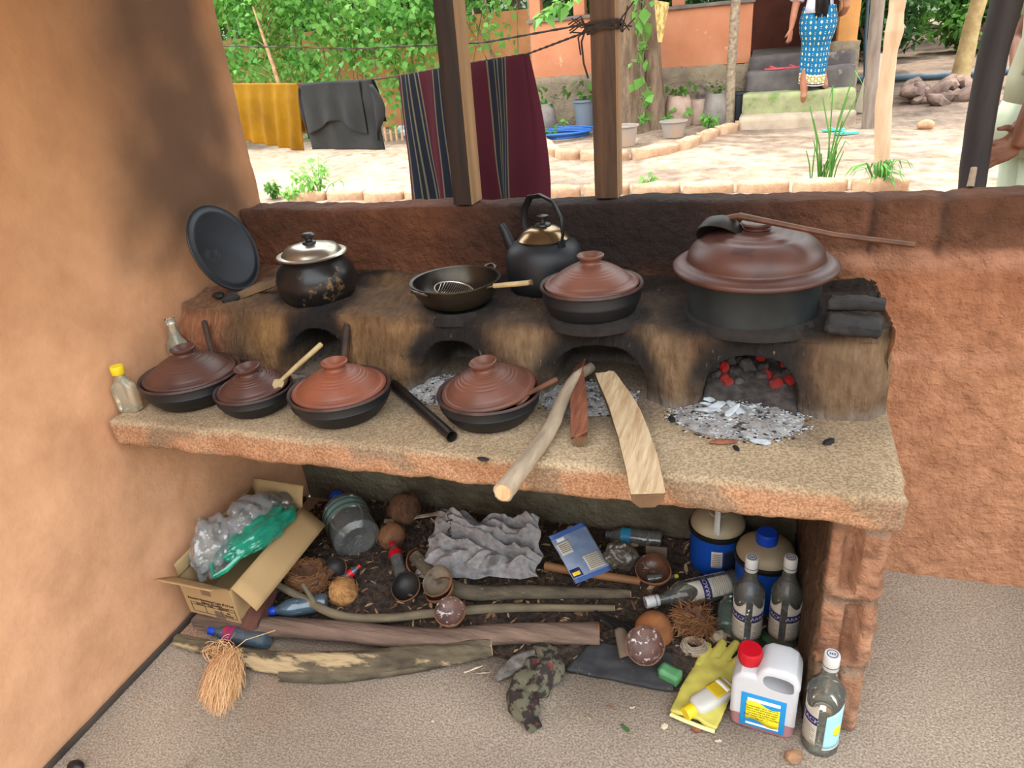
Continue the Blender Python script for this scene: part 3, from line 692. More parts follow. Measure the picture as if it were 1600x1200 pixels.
g = G(); g.box((-.045, -.01, 0), (.045, .01, .018), .003); o = g.build('blue_wrapper', mat('blue_plastic', (20, 80, 200), (40, 120, 220), rough=.4, bump=.4)); o.location = at(420, 592, ZC + .002); o.rotation_euler = (0, 0, .2); tag(o, 'bright blue plastic wrapper behind the smallest clay pan', 'wrapper')
g = G(); g.grid(lambda u, v: (-.06 + .12 * u, -.03 + .06 * v, .012 + .012 * fbm((u * 3, v * 3, 0), 1.5, 4)), 24, 14, thick=.0006); o = g.build('clear_film', glass('crumpled_film', (235, 235, 235), .12, .15, bump=.6), ang=180); o.location = at(440, 600, ZC + .012) + Vector((.03, 0.01, 0)); tag(o, 'crumpled clear plastic film behind the bamboo spoon', 'film')

# ------------------------------------------------------------------ things under the counter
m_litter = mat('dark_litter', (88, 72, 60), (44, 36, 31), ns=60, rough=1, bump=1, bs=60, bdist=.02)
lt = thing('floor_litter', 'dark drift of sawdust, husk crumbs and wood chips under the counter', 'litter', (.8, -.3, 0), kind='stuff')
def lf(u, v):
    x = .06 + 1.62 * u; y = -.585 + .03 * nz((u * 7, 0, 0), 1) * (1 - v) + .565 * v
    e = min(ss(0, .12, u), ss(0, .15, 1 - u), ss(0, .2, v + .05 * nz((u * 9, v * 4, 0), 1)), 1)
    return (x - .8, y + .3, .001 + e * (.012 + .016 * max(0, fbm((x, y, 0), 5, 3)) + .022 * v + .006 * nz((x, y, 0), 40)))
g = G(); g.grid(lf, 150, 60); g.build('dirt_bed', m_litter, lt, ang=180, fix=False)
gs = [G() for _ in range(4)]; R_ = random.Random(11)
for i in range(2600):
    u, v = R_.random(), R_.random() ** .8; p = Vector(lf(u, v)); L_ = R_.uniform(.004, .016) * (1.6 if i % 9 == 0 else 1); w_ = L_ * R_.uniform(.12, .4)
    M = T(p.x, p.y, p.z + .003, R_.uniform(-.5, .5), R_.uniform(-.5, .5), R_.uniform(0, 3.1))
    gs[i % 4].add([(-L_, 0, 0), (-L_ * .3, -w_, .001), (L_, -w_ * .5, 0), (L_ * .8, w_ * .7, .001), (-L_ * .2, w_, .0025)], [(0, 1, 2, 3, 4)], M)
for gg, c in zip(gs, ((112, 84, 60), (66, 50, 42), (168, 140, 108), (40, 33, 30))): gg.build('wood_chips', mat('chips', c, rough=1, bump=0), lt, smooth=False, fix=False)

m_plankr = mat('brown_plank', (126, 104, 90), (92, 74, 64), ns=14, rough=.9, bump=1, bs=22, bdist=.01, stretch=(.3, 3, 3))
m_barkp = mat('peeling_bark', (118, 106, 84), (62, 54, 44), ns=9, rough=.95, bump=1, bs=30, bdist=.012, stretch=(.5, 1.6, 1.6), c3=(176, 154, 118), s3=8, t3=.56)
m_barkd = mat('mossy_bark', (104, 94, 76), (68, 60, 50), ns=18, rough=.95, bump=1, bs=36, bdist=.008, stretch=(.5, 1.5, 1.5), c3=(140, 128, 104), s3=26, t3=.62)
log('firewood_branch', 'long brown barkless pole, second from the front under the counter', [at(400, 978, .045), at(520, 985, .045), at(660, 998, .04), at(800, 990, .045), at(936, 990, .045)], [.030, .031, .032, .030, .033], m_plankr, m_red, amp=.10, seed=4, flat=.8)
log('firewood_branch', 'thick peeling log along the very front of the firewood', [at(276, 1000, .022), at(350, 1018, .025), at(430, 1036, .03), at(560, 1036, .032), at(680, 1024, .03), at(768, 1012, .03)], [.016, .022, .028, .034, .031, .024], m_barkp, m_cut, amp=.20, seed=9)
log('firewood_branch', 'thin grey branch with broken pale end lying on the bare floor', [at(437, 1056, .016), at(520, 1056, .017), at(600, 1048, .018), at(690, 1036, .016)], [.014, .018, .018, .012], m_barkd, m_cut, amp=.16, seed=14)
log('firewood_branch', 'slim forked greenish branch running from the carton to the middle', [at(430, 912, .075), at(480, 938, .065), at(530, 962, .05), at(600, 966, .045), at(680, 958, .04), at(800, 950, .04), at(960, 950, .035)], [.010, .012, .013, .012, .012, .013, .009], mat('green_grey_bark', (126, 114, 90), (92, 82, 66), ns=14, rough=.85, bump=.5, stretch=(.5, 1, 1)), m_cut, amp=.12, seed=19, twig=[(18, (-.045, .02, .055), .009)])
log('firewood_branch', 'crooked mossy branch emerging from under the grey sack', [at(648, 868, .10), at(680, 900, .075), at(730, 925, .055), at(830, 925, .045), at(985, 928, .035)], [.020, .022, .022, .020, .012], m_barkd, m_cut, amp=.14, seed=24)
log('wooden_stick', 'smooth orange-brown stick passing under the blue packet', [at(852, 884, .05), at(920, 896, .05), at(1000, 908, .045)], [.013, .013, .012], mat('orange_wood', (150, 104, 62), (122, 84, 52), ns=14, rough=.6, bump=.2, stretch=(.4, 1, 1)), m_red, amp=.04, seed=2, cat='stick')
def plank(a, b, w_, th, m, label, name='wooden_plank', up=(0, 0, 1)):
    a, b = Vector(a), Vector(b); d = (b - a); L_ = d.length; d.normalize(); s_ = d.cross(Vector(up)).normalized(); u_ = s_.cross(d)
    M = Matrix((( d.x, s_.x, u_.x, 0), (d.y, s_.y, u_.y, 0), (d.z, s_.z, u_.z, 0), (0, 0, 0, 1)))
    vs, fs = rough_solid((0, -w_ / 2, -th / 2), (L_, w_ / 2, th / 2), max(.008, th / 3), .003, 14, int(L_ * 1000) % 50, rnd=.002)
    g = G(); g.add(vs, fs); o = g.build(name, m, ang=50); o.matrix_world = Matrix.Translation(a) @ M; return tag(o, label, 'wood')
m_redp = mat('dark_red_timber', (112, 72, 60), (84, 54, 46), ns=12, rough=.85, bump=.5, bs=30, stretch=(.3, 3, 3))
plank(at(392, 985, .055), at(428, 900, .07), .048, .045, m_redp, 'dark red squared timber end leaning beside the cardboard box', 'timber_offcut')
plank(at(305, 968, .04), at(410, 980, .04), .04, .03, m_plankr, 'flat reddish board the cardboard box rests on')
plank(at(700, 800, .10), at(600, 815, .07), .02, .008, m_barkl, 'thin pale slat in front of the big brown coconut at the back')

# cardboard box
m_card = mat('cardboard', (176, 146, 104), (160, 130, 90), ns=3, rough=.9, bump=.1, bs=200, bdist=.001)
m_cardi = mat('cardboard_inside', (166, 142, 100), (150, 126, 88), ns=3, rough=.95, bump=.15, bs=8, bdist=.004)
m_tape = mat('parcel_tape', (126, 100, 82), rough=.3, bump=0)
m_ink = mat('brown_ink', (64, 44, 30), rough=.9, bump=0)
BX, BY, BH = .185, .37, .135
bx = thing('cardboard_box', 'open cardboard box holding plastic bags at the left wall', 'box', (.040, -.680, .062), (.07, .03, -.02))
th = .0035
def panel(nm, a, b, m, par=bx, M=None): g = G(); g.box(a, b, .0008, M, 1); return g.build(nm, m, par)
panel('front_panel', (0, 0, 0), (BX, th, BH), m_card)
panel('back_panel', (0, BY - th, 0), (BX, BY, BH), m_cardi)
panel('side_panel', (0, th, 0), (th, BY - th, BH), m_cardi)
panel('side_panel', (BX - th, th, 0), (BX, BY - th, BH), m_card)
panel('bottom_panel', (th, th, 0), (BX - th, BY - th, th), m_cardi)
def flap(nm, o, ang, axis, L_, w_, m=m_cardi):
    # hinged flap: local x along the fold, local y outwards
    M = Matrix.Translation(o) @ Matrix.Rotation(axis, 4, 'Z') @ Matrix.Rotation(ang, 4, 'X')
    g = G(); g.grid(lambda u, v: (L_ * u + (.008 * v if u > .5 else -.0) * (u - .5), w_ * v, .004 * math.sin(v * 2.4 + u)), 8, 6, M, thick=.003); return g.build(nm, m, bx, ang=180)
flap('flap', (BX, th, BH), .74, PI, BX, .085, m_card)                       # front flap, falls outwards
flap('flap', (BX, BY - .004, BH), -.72, -PI / 2, BY - .01, .095, m_card)      # right flap hangs towards the fire wood
flap('flap', (0, BY, BH), 1.25, 0, BX, .07)                    # back flap stands up
flap('flap', (.004, .006, BH), 1.56, PI / 2, BY - .01, .05)                 # left flap against the wall
panel('tape_strip', (BX * .40, -.0008, BH - .045), (BX * .58, .0002, BH), m_tape)
panel('tape_strip', (BX * .52, -.0008, 0), (BX * .70, .0002, .032), m_tape)
MF = Matrix.Rotation(PI / 2, 4, 'X')
for s_, sz, x, z in (('Ransons Nutritional Labs (Pvt) Ltd', .0115, BX * .52, .067), ('Galoya, Sri Lanka', .0105, BX * .52, .057), ('BATCH        DATE        QUANTITY', .0075, BX * .52, .046), ('50\nBottles', .010, BX * .80, .026)):
    g = G(); g.add(*text_geo(s_, sz, Matrix.Translation((x, -.0012, z)) @ MF)); g.build('printed_text', m_ink, bx, smooth=False)
g = G()
for a, b in (((.1, .050), (.94, .0514)), ((.1, .041), (.94, .0422)), ((.1, .012), (.94, .0134)), ((.1, .012), (.108, .051)), ((.36, .012), (.368, .051)), ((.66, .012), (.668, .051)), ((.932, .012), (.94, .051))):
    g.box((BX * a[0], -.0009, a[1]), (BX * b[0], -.0001, b[1]))
g.build('printed_grid', m_ink, bx, smooth=False)

def bag(name, label, c, r, m, seed, rot=(0, 0, 0), amp=.42, hnd=None, cat='bag'):
    t = thing(name, label, cat, c, rot)
    def cr(p): 
        k = 1 + .16 * math.copysign(abs(nz(p, 2.4, seed)) ** .6, nz(p, 2.4, seed)) + .07 * abs(nz(p, 5, seed)) ** .6 + .035 * abs(nz(p, 12, seed)) ** .6
        return p * k
    g = G(); g.blob((0, 0, 0), r, 5, amp * .45, 1.1, seed, fn=cr); g.build('film', m, t, ang=28)
    if hnd:
        g = G()
        k = len(hnd) - 1
        g.tube([Vector(p) for p in hnd], .006, 10, fn=lambda u, a: .5 * nz((u * 22, math.cos(a) * 2, math.sin(a) * 2), 1), flat=1.3); g.build('handle', m, t, ang=28)
    return t
m_bagw = glass('white_poly', (240, 242, 244), .24, .16, (232, 234, 236), 2.4, bump=.5)
m_bagg = glass('green_poly', (130, 240, 205), .36, .16, (60, 200, 168), 2.0, bump=.5)
m_baggr = glass('grey_poly', (220, 220, 215), .22, .16, (170, 168, 160), 2.0, bump=.5)
BO = Vector(bx.location)
bag('plastic_bag', 'clear white crumpled polythene bag at the near end of the box', BO + Vector((.055, .11, .165)), (.058, .085, .075), m_bagw, 4, (.35, 0, .1), .5)
bag('plastic_bag', 'clear white bag bulging at the upper left of the box, behind the nearest one', BO + Vector((.085, .24, .185)), (.065, .085, .055), m_bagw, 9, (0, .2, .3), .5)
bag('plastic_bag', 'greyish clear film in the far end of the box', BO + Vector((.12, .31, .17)), (.06, .05, .045), m_baggr, 21, (0, 0, .3), .5)
bag('carrier_bag', 'crumpled sea-green carrier bag with its handle loop hanging over the box edge', BO + Vector((.150, .19, .172)), (.052, .125, .036), m_bagg, 15, (.06, .10, -.25), .5,
    hnd=[(-.02, -.06, .01), (-.035, -.12, -.005), (-.02, -.16, -.012), (.02, -.18, -.014), (.036, -.15, -.004), (.045, -.10, .012), (.04, -.05, .01)])

# bottles ------------------------------------------------------------
m_pet = glass('clear_pet', (232, 236, 236), .17, .06, (190, 196, 196), 1.8)
m_petb = glass('bluish_pet', (190, 215, 230), .16, .08, (150, 180, 200), 1.6)
m_wcap = mat('white_cap', (206, 208, 206), (188, 190, 188), rough=.35, bump=0)
m_bcap = mat('blue_cap', (20, 70, 190), (16, 56, 160), rough=.4, bump=0)
m_rcap = mat('red_cap', (186, 20, 34), (164, 14, 28), rough=.35, bump=0)
m_lab = mat('cream_label', (196, 190, 176), (176, 170, 156), rough=.6, bump=0)
m_navy = mat('navy_ink', (34, 30, 90), rough=.6, bump=0)
m_white = mat('white_print', (232, 232, 228), rough=.6, bump=0)
m_sky = mat('sky_blue_label', (150, 214, 240), (176, 224, 242), ns=3, rough=.5, bump=0)
m_sun = mat('yellow_print', (246, 214, 40), rough=.6, bump=0)
def wrap(R, M): return lambda v: tuple(M @ Vector((R * math.sin(v.x / R), -R * math.cos(v.x / R), v.y + 0.0))) if True else None
def curved(g, R, a0, a1, z0, z1, n=24, cut=None):
    g.grid(lambda u, v: (R * math.sin(a0 + (a1 - a0) * u), -R * math.cos(a0 + (a1 - a0) * u), (z0 + (z1 - z0) * v if not cut else cut(u, v))), n, 8, thick=-.0004); return g
ARR = [(0, .004), (.030, .003), (.036, 0), (.0395, .004), (.040, .012), (.0375, .022), (.0375, .150), (.040, .160), (.0395, .172), (.034, .186), (.024, .200), (.0185, .214), (.0155, .232), (.0145, .250), (.0148, .256)]
def arrack(loc, rot, label, m, ang=0, front=True, blue=False):
    t = thing('spirit_bottle', label, 'bottle', loc, rot)
    g = G(); g.lathe(ARR + [(.013, .256), (.013, .25)], 44); g.build('glass_body', m, t)
    g = G(); g.lathe([(.0160, .240), (.0168, .241), (.0168, .272), (.0160, .278), (.0150, .2795), (0, .2795)], 36); c_ = g.build('cap', m_wcap, t)
    g = G(); g.lathe([(.0114, .2797), (.0114, .2802), (.0098, .2802), (.0098, .2797)], 30); g.f = [f for f in g.f if len(f) < 10]; g.add(*text_geo('360', .009, Matrix.Translation((0, 0, .2797)))); g.build('cap_print', m_navy, c_, smooth=False)
    g = G(); g.lathe([(.0171, .250), (.0171, .252)], 36); g.f = [f for f in g.f if len(f) < 10]; g.build('cap_seam', m_blk, c_)
    R = .0382
    for k, a in enumerate((ang - 1.05, ang + .95)):
        hw = .78
        g = G(); curved(g, R, a - hw, a + hw, .035, .145, cut=lambda u, v: .030 + (.105 + .030 * (abs(u - .5) * 2) ** 2) * v if not blue or k == 0 else .030 + (.10 + .035 * (u if a > ang else 1 - u)) * v); lb = g.build('paper_label', m_sky if (blue and k == 1) else m_lab, t, ang=180)
        if blue and k == 1:
            g = G(); curved(g, R + .0006, a - hw - .03, a + hw + .03, 0, 0, cut=lambda u, v: .027 + .003 * v); g.build('label_border', m_white, lb, ang=180)
            g = G(); g.grid(lambda u, v: ((R + .0009) * math.sin(a + .012 / R * (v + .15 * math.sin(u * 14 * PI) * v) * math.cos(u * 2 * PI)), -(R + .0009) * math.cos(a + .012 / R * (v + .15 * math.sin(u * 14 * PI) * v) * math.cos(u * 2 * PI)), .082 + .016 * v * math.sin(u * 2 * PI)), 40, 4, thick=-.0003); g.build('sun_print', m_sun, lb, ang=180)
        else:
            g = G(); curved(g, R + .0006, a - hw, a + hw, .095, .118); g.build('navy_band', m_navy, lb, ang=180)
            g = G(); f_ = lambda v: ((R + .0011) * math.sin(a + v.x / R), -(R + .0011) * math.cos(a + v.x / R), v.y + .106)
            g.add(*text_geo('ARRACK', .017, f_)); g.build('brand_text', m_white, lb, smooth=False)
            g = G()
            for q in range(8): 
                zq = .085 - .006 * q; ww = hw * (.86 if q % 3 else .6); g.grid(lambda u, v: ((R + .0007) * math.sin(a - ww + 2 * ww * u), -(R + .0007) * math.cos(a - ww + 2 * ww * u), zq + .0014 * v), 12, 1, thick=-.0002)
            g.build('small_print', mat('grey_ink', (120, 112, 104), rough=.8, bump=0), lb, ang=180)
            if False: pass
    return t
arrack((1.770, -.652, 0), (0, 0, -.12), 'empty clear spirit bottle with sky-blue sun label standing on open floor before the pier', m_glass, 0, blue=True)
arrack((1.605, -.372, .004), (0, 0, .1), 'upright spirit bottle with white cap behind the white canister', m_glass, .0)
arrack((1.698, -.352, .004), (0, 0, .0), 'upright spirit bottle with white cap nearest the inner side of the pier', m_glass, -.1)
a_, b_ = at(1008, 942, .055), at(1130, 915, .055)
q_ = (a_ - b_).to_track_quat('Z', 'X'); e_ = q_.to_euler()
arrack(a_ - (a_ - b_).normalized() * .28, e_, 'spirit bottle lying on its side with its white cap towards the firewood', m_glass, 1.9)

# big blue-based dispenser jars
def jar(loc, label, hnd=True, cap=False):
    t = thing('plastic_jar', label, 'jar', loc)
    g = G(); g.lathe([(0, 0), (.082, 0), (.088, .006), (.088, .150), (.090, .152)], 48); g.build('base', mat('royal_blue_plastic', (18, 74, 168), (14, 62, 146), rough=.4, bump=0) if 'royal_blue_plastic' not in bpy.data.materials else bpy.data.materials['royal_blue_plastic'], t)
    g = G(); g.lathe([(.089, .150), (.094, .152), (.095, .164), (.090, .168), (.080, .168), (.080, .150)], 48); g.build('dark_band', m_blk, t)
    g = G(); g.lathe([(.088, .166), (.089, .172), (.084, .185), (.072, .196), (.050, .204), (.030, .207), (.028, .212), (0, .212)], 48); g.build('lid', mat('cream_plastic', (172, 160, 134), (146, 128, 100), ns=5, rough=.5, bump=.05) if 'cream_plastic' not in bpy.data.materials else bpy.data.materials['cream_plastic'], t)
    if hnd:
        g = G(); g.tube([(0, -.080, .185), (0, -.084, .215), (0, -.05, .245), (0, 0, .252), (0, .05, .245), (0, .084, .215), (0, .080, .185)], .008, 8, flat=1.6); g.build('carry_handle', m_wcap, t)
        g = G(); curved(g, .0892, -.15, .25, .06, .12); lb = g.build('paper_label', m_lab, t, ang=180)
        g = G(); curved(g, .0892, .30, .85, .04, .12); g.build('dark_sticker', mat('navy_sticker', (26, 36, 58), rough=.5, bump=0), t, ang=180)
        g = G()
        for q in range(7): g.grid(lambda u, v: (.0898 * math.sin(-.1 + .3 * u), -.0898 * math.cos(-.1 + .3 * u), .067 + .007 * q + .002 * v), 8, 1, thick=-.0002)
        g.build('small_print', m_ink, lb)
    if cap: g = G(); g.lathe([(.024, .205), (.032, .206), (.032, .236), (.028, .240), (0, .240)], 36, rid=lambda a, z: .01 * math.cos(28 * a)); g.build('cap', m_bcap, t)
    t.scale = (.89, .89, .97); return t
jar((1.512, -.092, .006), 'blue-bottomed plastic jar with cream lid and white carry handle')
jar((1.646, -.198, .004), 'blue-bottomed plastic jar with a blue screw cap in the corner by the pier', False, True)

# white canister
m_hdpe = mat('translucent_canister', (226, 226, 228), (206, 208, 212), ns=3, rough=.4, bump=.05, trans=.25)
m_hdpel = mat('pink_liquid_canister', (196, 142, 146), (182, 128, 132), ns=3, rough=.4, bump=0, trans=.25)
t = thing('plastic_canister', 'white plastic canister with red cap and blue-yellow label, a little pink liquid inside', 'canister', (1.648, -.612, .002), (0, 0, -.12))
CW, CD, CH = .072, .045, .205
def canring(z, k=1.0, dx=0.0, kd=1.0):
    n = 40; out = []
    for q in range(n):
        a = 2 * PI * q / n; c_, s_ = math.cos(a), math.sin(a); out.append((dx + math.copysign(abs(c_) ** .42, c_) * CW * k, math.copysign(abs(s_) ** .42, s_) * CD * kd, z))
    return out
def loft(g, rings, M=None, close=True):
    n = len(rings[0]); vs = [p for r in rings for p in r]; fs = []
    for i in range(len(rings) - 1):
        for j in range(n): j2 = (j + 1) % n; fs.append((i * n + j, i * n + j2, (i + 1) * n + j2, (i + 1) * n + j))
    if close: fs.append(tuple(range(n))); fs.append(tuple((len(rings) - 1) * n + j for j in range(n)))
    return g.add(vs, fs, M)
g = G(); loft(g, [canring(0, .93, 0, .9), canring(.005, .99, 0, .99), canring(.05, 1)]); g.build('liquid_body', m_hdpel, t)
sil = [(-.061, .050), (-.061, .138), (-.056, .152), (-.048, .161), (-.026, .163), (-.016, .161), (-.010, .170), (-.003, .186), (.008, .194), (.042, .194), (.054, .189), (.060, .177), (.061, .160), (.061, .050)]
hole = [(.029 + .034 * math.copysign(abs(math.cos(a)) ** .7, math.cos(a)), .1660 + .0210 * math.copysign(abs(math.sin(a)) ** .8, math.sin(a)) - .10 * .034 * math.cos(a)) for a in np.linspace(0, 2 * PI, 33)[:-1]]
cu = bpy.data.curves.new('c', 'CURVE'); cu.dimensions = '2D'; cu.fill_mode = 'BOTH'; cu.extrude = CD - .011; cu.bevel_depth = .011; cu.bevel_resolution = 4
for pl in (sil, hole):
    sp = cu.splines.new('POLY'); sp.points.add(len(pl) - 1); sp.use_cyclic_u = True
    for p_, q_ in zip(sp.points, pl): p_.co = (q_[0], q_[1], 0, 1)
co = bpy.data.objects.new('c', cu); COL.objects.link(co); bpy.context.view_layer.update()
me = bpy.data.meshes.new_from_object(co.evaluated_get(bpy.context.evaluated_depsgraph_get())); bpy.data.objects.remove(co)
me.transform(Matrix.Rotation(PI / 2, 4, 'X')); me.materials.clear(); me.materials.append(m_hdpe); me.polygons.foreach_set('use_smooth', [True] * len(me.polygons)); me.set_sharp_from_angle(angle=math.radians(38))
o = bpy.data.objects.new('upper_body', me); COL.objects.link(o); o.parent = t
g = G(); g.lathe([(.024, .172), (.024, .180), (.027, .181), (.0275, .204), (.025, .209), (0, .209)], 48, T(-.040, 0, 0), rid=lambda a, z: .012 * math.cos(a * 34) if z < .205 else 0); g.build('cap', m_rcap, t, ang=60)
MFn = Matrix.Translation((0, -CD - .0005, 0)) @ MF
g = G(); g.box((-.048, -CD - .0012, .014), (.050, -CD - .0002, .118), .0003); lb = g.build('paper_label', mat('azure_label', (34, 142, 204), (28, 128, 190), rough=.5, bump=0), t)
g = G(); g.grid(lambda u, v: (-.036 + .074 * u, -CD - .0018, .033 + .058 * v + .006 * math.sin(u * PI * 2) * (1 if True else 0) - .006 * (u - .5)), 16, 4, thick=-.0004); g.build('yellow_panel', mat('yellow_panel', (232, 214, 40), rough=.6, bump=0), lb, ang=180)
for z0, z1 in ((.096, .106), (.021, .027)):
    g = G(); g.box((-.034, -CD - .0017, z0), (.038, -CD - .001, z1)); g.build('white_strip', m_white, lb)
for q in range(6):
    g = G(); g.add(*text_geo(('Concentrated liquid cleaner for', 'floors, walls and kitchen tiles', 'Mix one measure with water', 'and wipe the surface clean', 'KEEP AWAY FROM CHILDREN', 'Net vol. 1 L')[q], .0058, Matrix.Translation((0.0, -CD - .0023, .082 - .0075 * q)) @ MF)); g.build('label_text', m_ink, lb, smooth=False)

# rubber glove: a flattened left-behind glove with fingers towards the pier
m_glove = mat('yellow_rubber', (206, 196, 96), (186, 176, 84), ns=5, rough=.5, bump=.2, bs=20, c3=(110, 96, 50), s3=40, t3=.70)
t = thing('rubber_glove', 'dirty yellow rubber glove lying flat under the small white bottle', 'glove', (1.512, -.575, .006), (0, 0, -.22))
g = G()
def glv(u, v):
    y = -.10 + .20 * v; w_ = .048 + .010 * (1 - v) ** 2 + .008 * math.sin(v * PI)
    return ((u - .5) * 2 * w_ + .008 * v, y, .012 + .012 * math.sin(u * PI) ** .6 + .006 * nz((u * 4, v * 6, 0), 1, 3))
g.grid(glv, 24, 36, thick=.012)
for (x0, y0, x1, y1, r) in ((.036, .085, .066, .150, .0125), (.014, .095, .034, .172, .0125), (-.012, .095, .002, .160, .0125), (-.034, .085, -.032, .135, .012), (.05, .02, .088, .060, .013)):
    g.tube([(x0 - (x1 - x0) * .4, y0 - (y1 - y0) * .4, .010), (x0, y0, .012), ((x0 + x1) / 2, (y0 + y1) / 2, .018), (x1, y1, .022), (x1 + (x1 - x0) * .08, y1 + (y1 - y0) * .08, .020)], [r, r, r, r * .9, r * .4], 14, flat=.9)
o = g.build('glove_hand', m_glove, t, ang=180); bake(o, [('REMESH', dict(mode='VOXEL', voxel_size=.0028)), ('SMOOTH', dict(iterations=5))])
g = G(); g.tube([(-.053, -.103, .006), (-.02, -.108, .010), (.02, -.108, .010), (.053, -.103, .006)], .0055, 10, flat=.8); g.build('rolled_cuff', mat('pale_cuff', (220, 214, 150), rough=.5, bump=0), t)
# detergent bottle lying on it
a_, b_ = at(1070, 1116, .030), at(1140, 1072, .03)
t = thing('detergent_bottle', 'small white squeeze bottle with yellow cap lying on the rubber glove', 'bottle', b_); M = aim((0, 0, 0), a_ - b_); L_ = (a_ - b_).length
M = M @ Matrix.Rotation(.0, 4, 'Z')
g = G(); q_ = []
for z, wd_, dd in ((0, .020, .013), (.004, .025, .017), (.045, .026, .018), (L_ - .040, .026, .018), (L_ - .030, .018, .015), (L_ - .026, .010, .010)):
    q_.append([(math.copysign(abs(math.cos(2 * PI * k / 32)) ** .7, math.cos(2 * PI * k / 32)) * wd_, math.copysign(abs(math.sin(2 * PI * k / 32)) ** .7, math.sin(2 * PI * k / 32)) * dd, z) for k in range(32)])
# broad side turned up
s_ = (M.to_3x3().inverted() @ Vector((0, 0, 1))); R2_ = Matrix.Rotation(math.atan2(s_.y, s_.x) - PI / 2, 4, 'Z'); M = M @ R2_
loft(g, q_, M); g.build('bottle_body', mat('milky_plastic', (214, 212, 204), (200, 198, 190), ns=3, rough=.4, bump=0, trans=.2), t)
g = G(); g.lathe([(.012, L_ - .027), (.0165, L_ - .026), (.0165, L_ - .004), (.015, L_), (0, L_)], 32, M, rid=lambda a, z: .012 * math.cos(a * 22)); g.build('cap', m_yel, t)
g = G(); g.grid(lambda u, v: (-.022 + .044 * u, .0190 - .002 * abs(u - .5), .012 + .05 * v), 8, 8, M, thick=.0005); g.build('paper_label', mat('yellow_label', (206, 176, 40), (190, 160, 34), rough=.5, bump=0), t, ang=180)
g = G(); g.grid(lambda u, v: (-.020 + .040 * u, .0198 - .002 * abs(u - .5), .018 + .012 * v), 8, 2, M, thick=.0004); g.build('white_strip', m_white, t, ang=180)

# coconuts and shells
m_husk = mat('hairy_coconut', (112, 78, 54), (78, 54, 40), ns=40, rough=1, bump=1, bs=60, bdist=.006, stretch=(1, 1, .3))
m_huskl = mat('tan_coconut', (196, 146, 92), (160, 114, 70), ns=40, rough=1, bump=1, bs=60, bdist=.006, stretch=(1, 1, .3))
m_shello = mat('shell_outside', (140, 96, 62), (104, 70, 48), ns=18, rough=.8, bump=.6, bs=40, stretch=(1, 1, .4))
m_shelli = mat('shell_inside_brown', (96, 64, 48), (66, 46, 38), ns=12, rough=.35, bump=.15, c3=(150, 130, 116), s3=60, t3=.62)
m_shellw = mat('shell_inside_flecked', (116, 88, 80), (84, 62, 56), ns=22, rough=.5, bump=.2, c3=(206, 196, 192), s3=70, t3=.58)
m_shellg = mat('shell_inside_grey', (128, 114, 96), (96, 84, 70), ns=16, rough=.8, bump=.3, c3=(70, 58, 48), s3=30, t3=.60)
m_shellk = mat('shell_black', (44, 40, 40), (28, 26, 27), ns=8, rough=.5, bump=.2)
def coconut(p, r, m, label, rot=(0, 0, 0), fib=260, seed=0):
    t = thing('coconut', label, 'coconut', p, rot)
    g = G(); g.blob((0, 0, 0), (r, r, r * 1.08), 4, .05, 3, seed); g.build('nut', m, t)
    g = G(); R_ = random.Random(seed)
    for i in range(fib):
        d = Vector((R_.gauss(0, 1), R_.gauss(0, 1), R_.gauss(0, 1))).normalized(); p0 = Vector((d.x, d.y, d.z * 1.08)) * r * .99; tg = d.cross(Vector((R_.gauss(0, .3), R_.gauss(0, .3), 1))).normalized().cross(d)
        g.tube([p0, p0 + tg * r * .25 + d * r * .06, p0 + tg * r * .5 + d * r * R_.uniform(.02, .12)], [.0008, .0007, .0003], 3)
    g.build('fibres', m, t, fix=False); t.children[1]['kind'] = 'stuff'
    return t
coconut(at(632, 795, .10) + Vector((0, .0, 0)), .054, m_husk, 'round dark brown coconut sitting highest against the back wall', (.3, .2, 0), seed=3)
coconut(at(536, 925, .048), .043, m_huskl, 'tan hairy coconut with crack lines in front of the big clear bottle', (.4, -.3, .5), seed=6)
coconut(at(612, 838, .055), .045, m_shello, 'tan-brown coconut half hidden beside the base of the big bottle', (0, .5, 0), seed=8, fib=90)
def shell(p, r, n, mi, label, h=.75, pt=0.0, rot=0, mo=None):
    # half shell: opening faces n
    t = thing('coconut_shell', label, 'coconut shell', p, Vector(n).normalized().to_track_quat('Z', 'Y').to_euler())
    def rid(a, z): return .05 * nz((math.cos(a) * 1.5, math.sin(a) * 1.5, z * 20), 1.2, r * 90) + (pt * max(0, math.cos(a - rot)) ** 4)
    out = []; inn = []
    for i in range(15):
        a = i / 14 * PI / 2; out.append((r * math.sin(a) ** .9, -r * h * math.cos(a)))
        inn.append((r * .91 * math.sin(a) ** .9, -r * h * .9 * math.cos(a)))
    g = G(); g.lathe(out + [(r * .95, .003)], 40, rid=rid); g.f = [f for f in g.f if len(f) < 10]; g.build('outer_shell', mo or m_shello, t)
    g = G(); g.lathe(inn + [(r * .95, .003)], 40, rid=rid); g.f = [f for f in g.f if len(f) < 10]; g.build('inner_shell', mi, t)
    return t
shell(at(703, 955, .098), .044, (.15, -.35, .9), m_shellw, 'coconut half shell with white flecks inside resting on the slim branch', .8)
shell(at(683, 908, .115), .046, (-.1, -.45, .85), m_shellg, 'grey fibrous-lined half shell nested in another beside the mossy branch', .8)
shell(at(686, 921, .092), .044, (-.2, -.2, .9), m_shelli, 'half shell that cups the grey fibrous-lined one', .75)
shell(at(634, 916, .058), .046, (.0, -.5, .85), m_shellk, 'black smooth half shell left of the two nested shells', .8)
shell(at(1019, 888, .075), .050, (-.1, -.35, .9), m_shelli, 'pointed brown half shell by the yellow-capped bottle at the back', .8, .22, -.3)
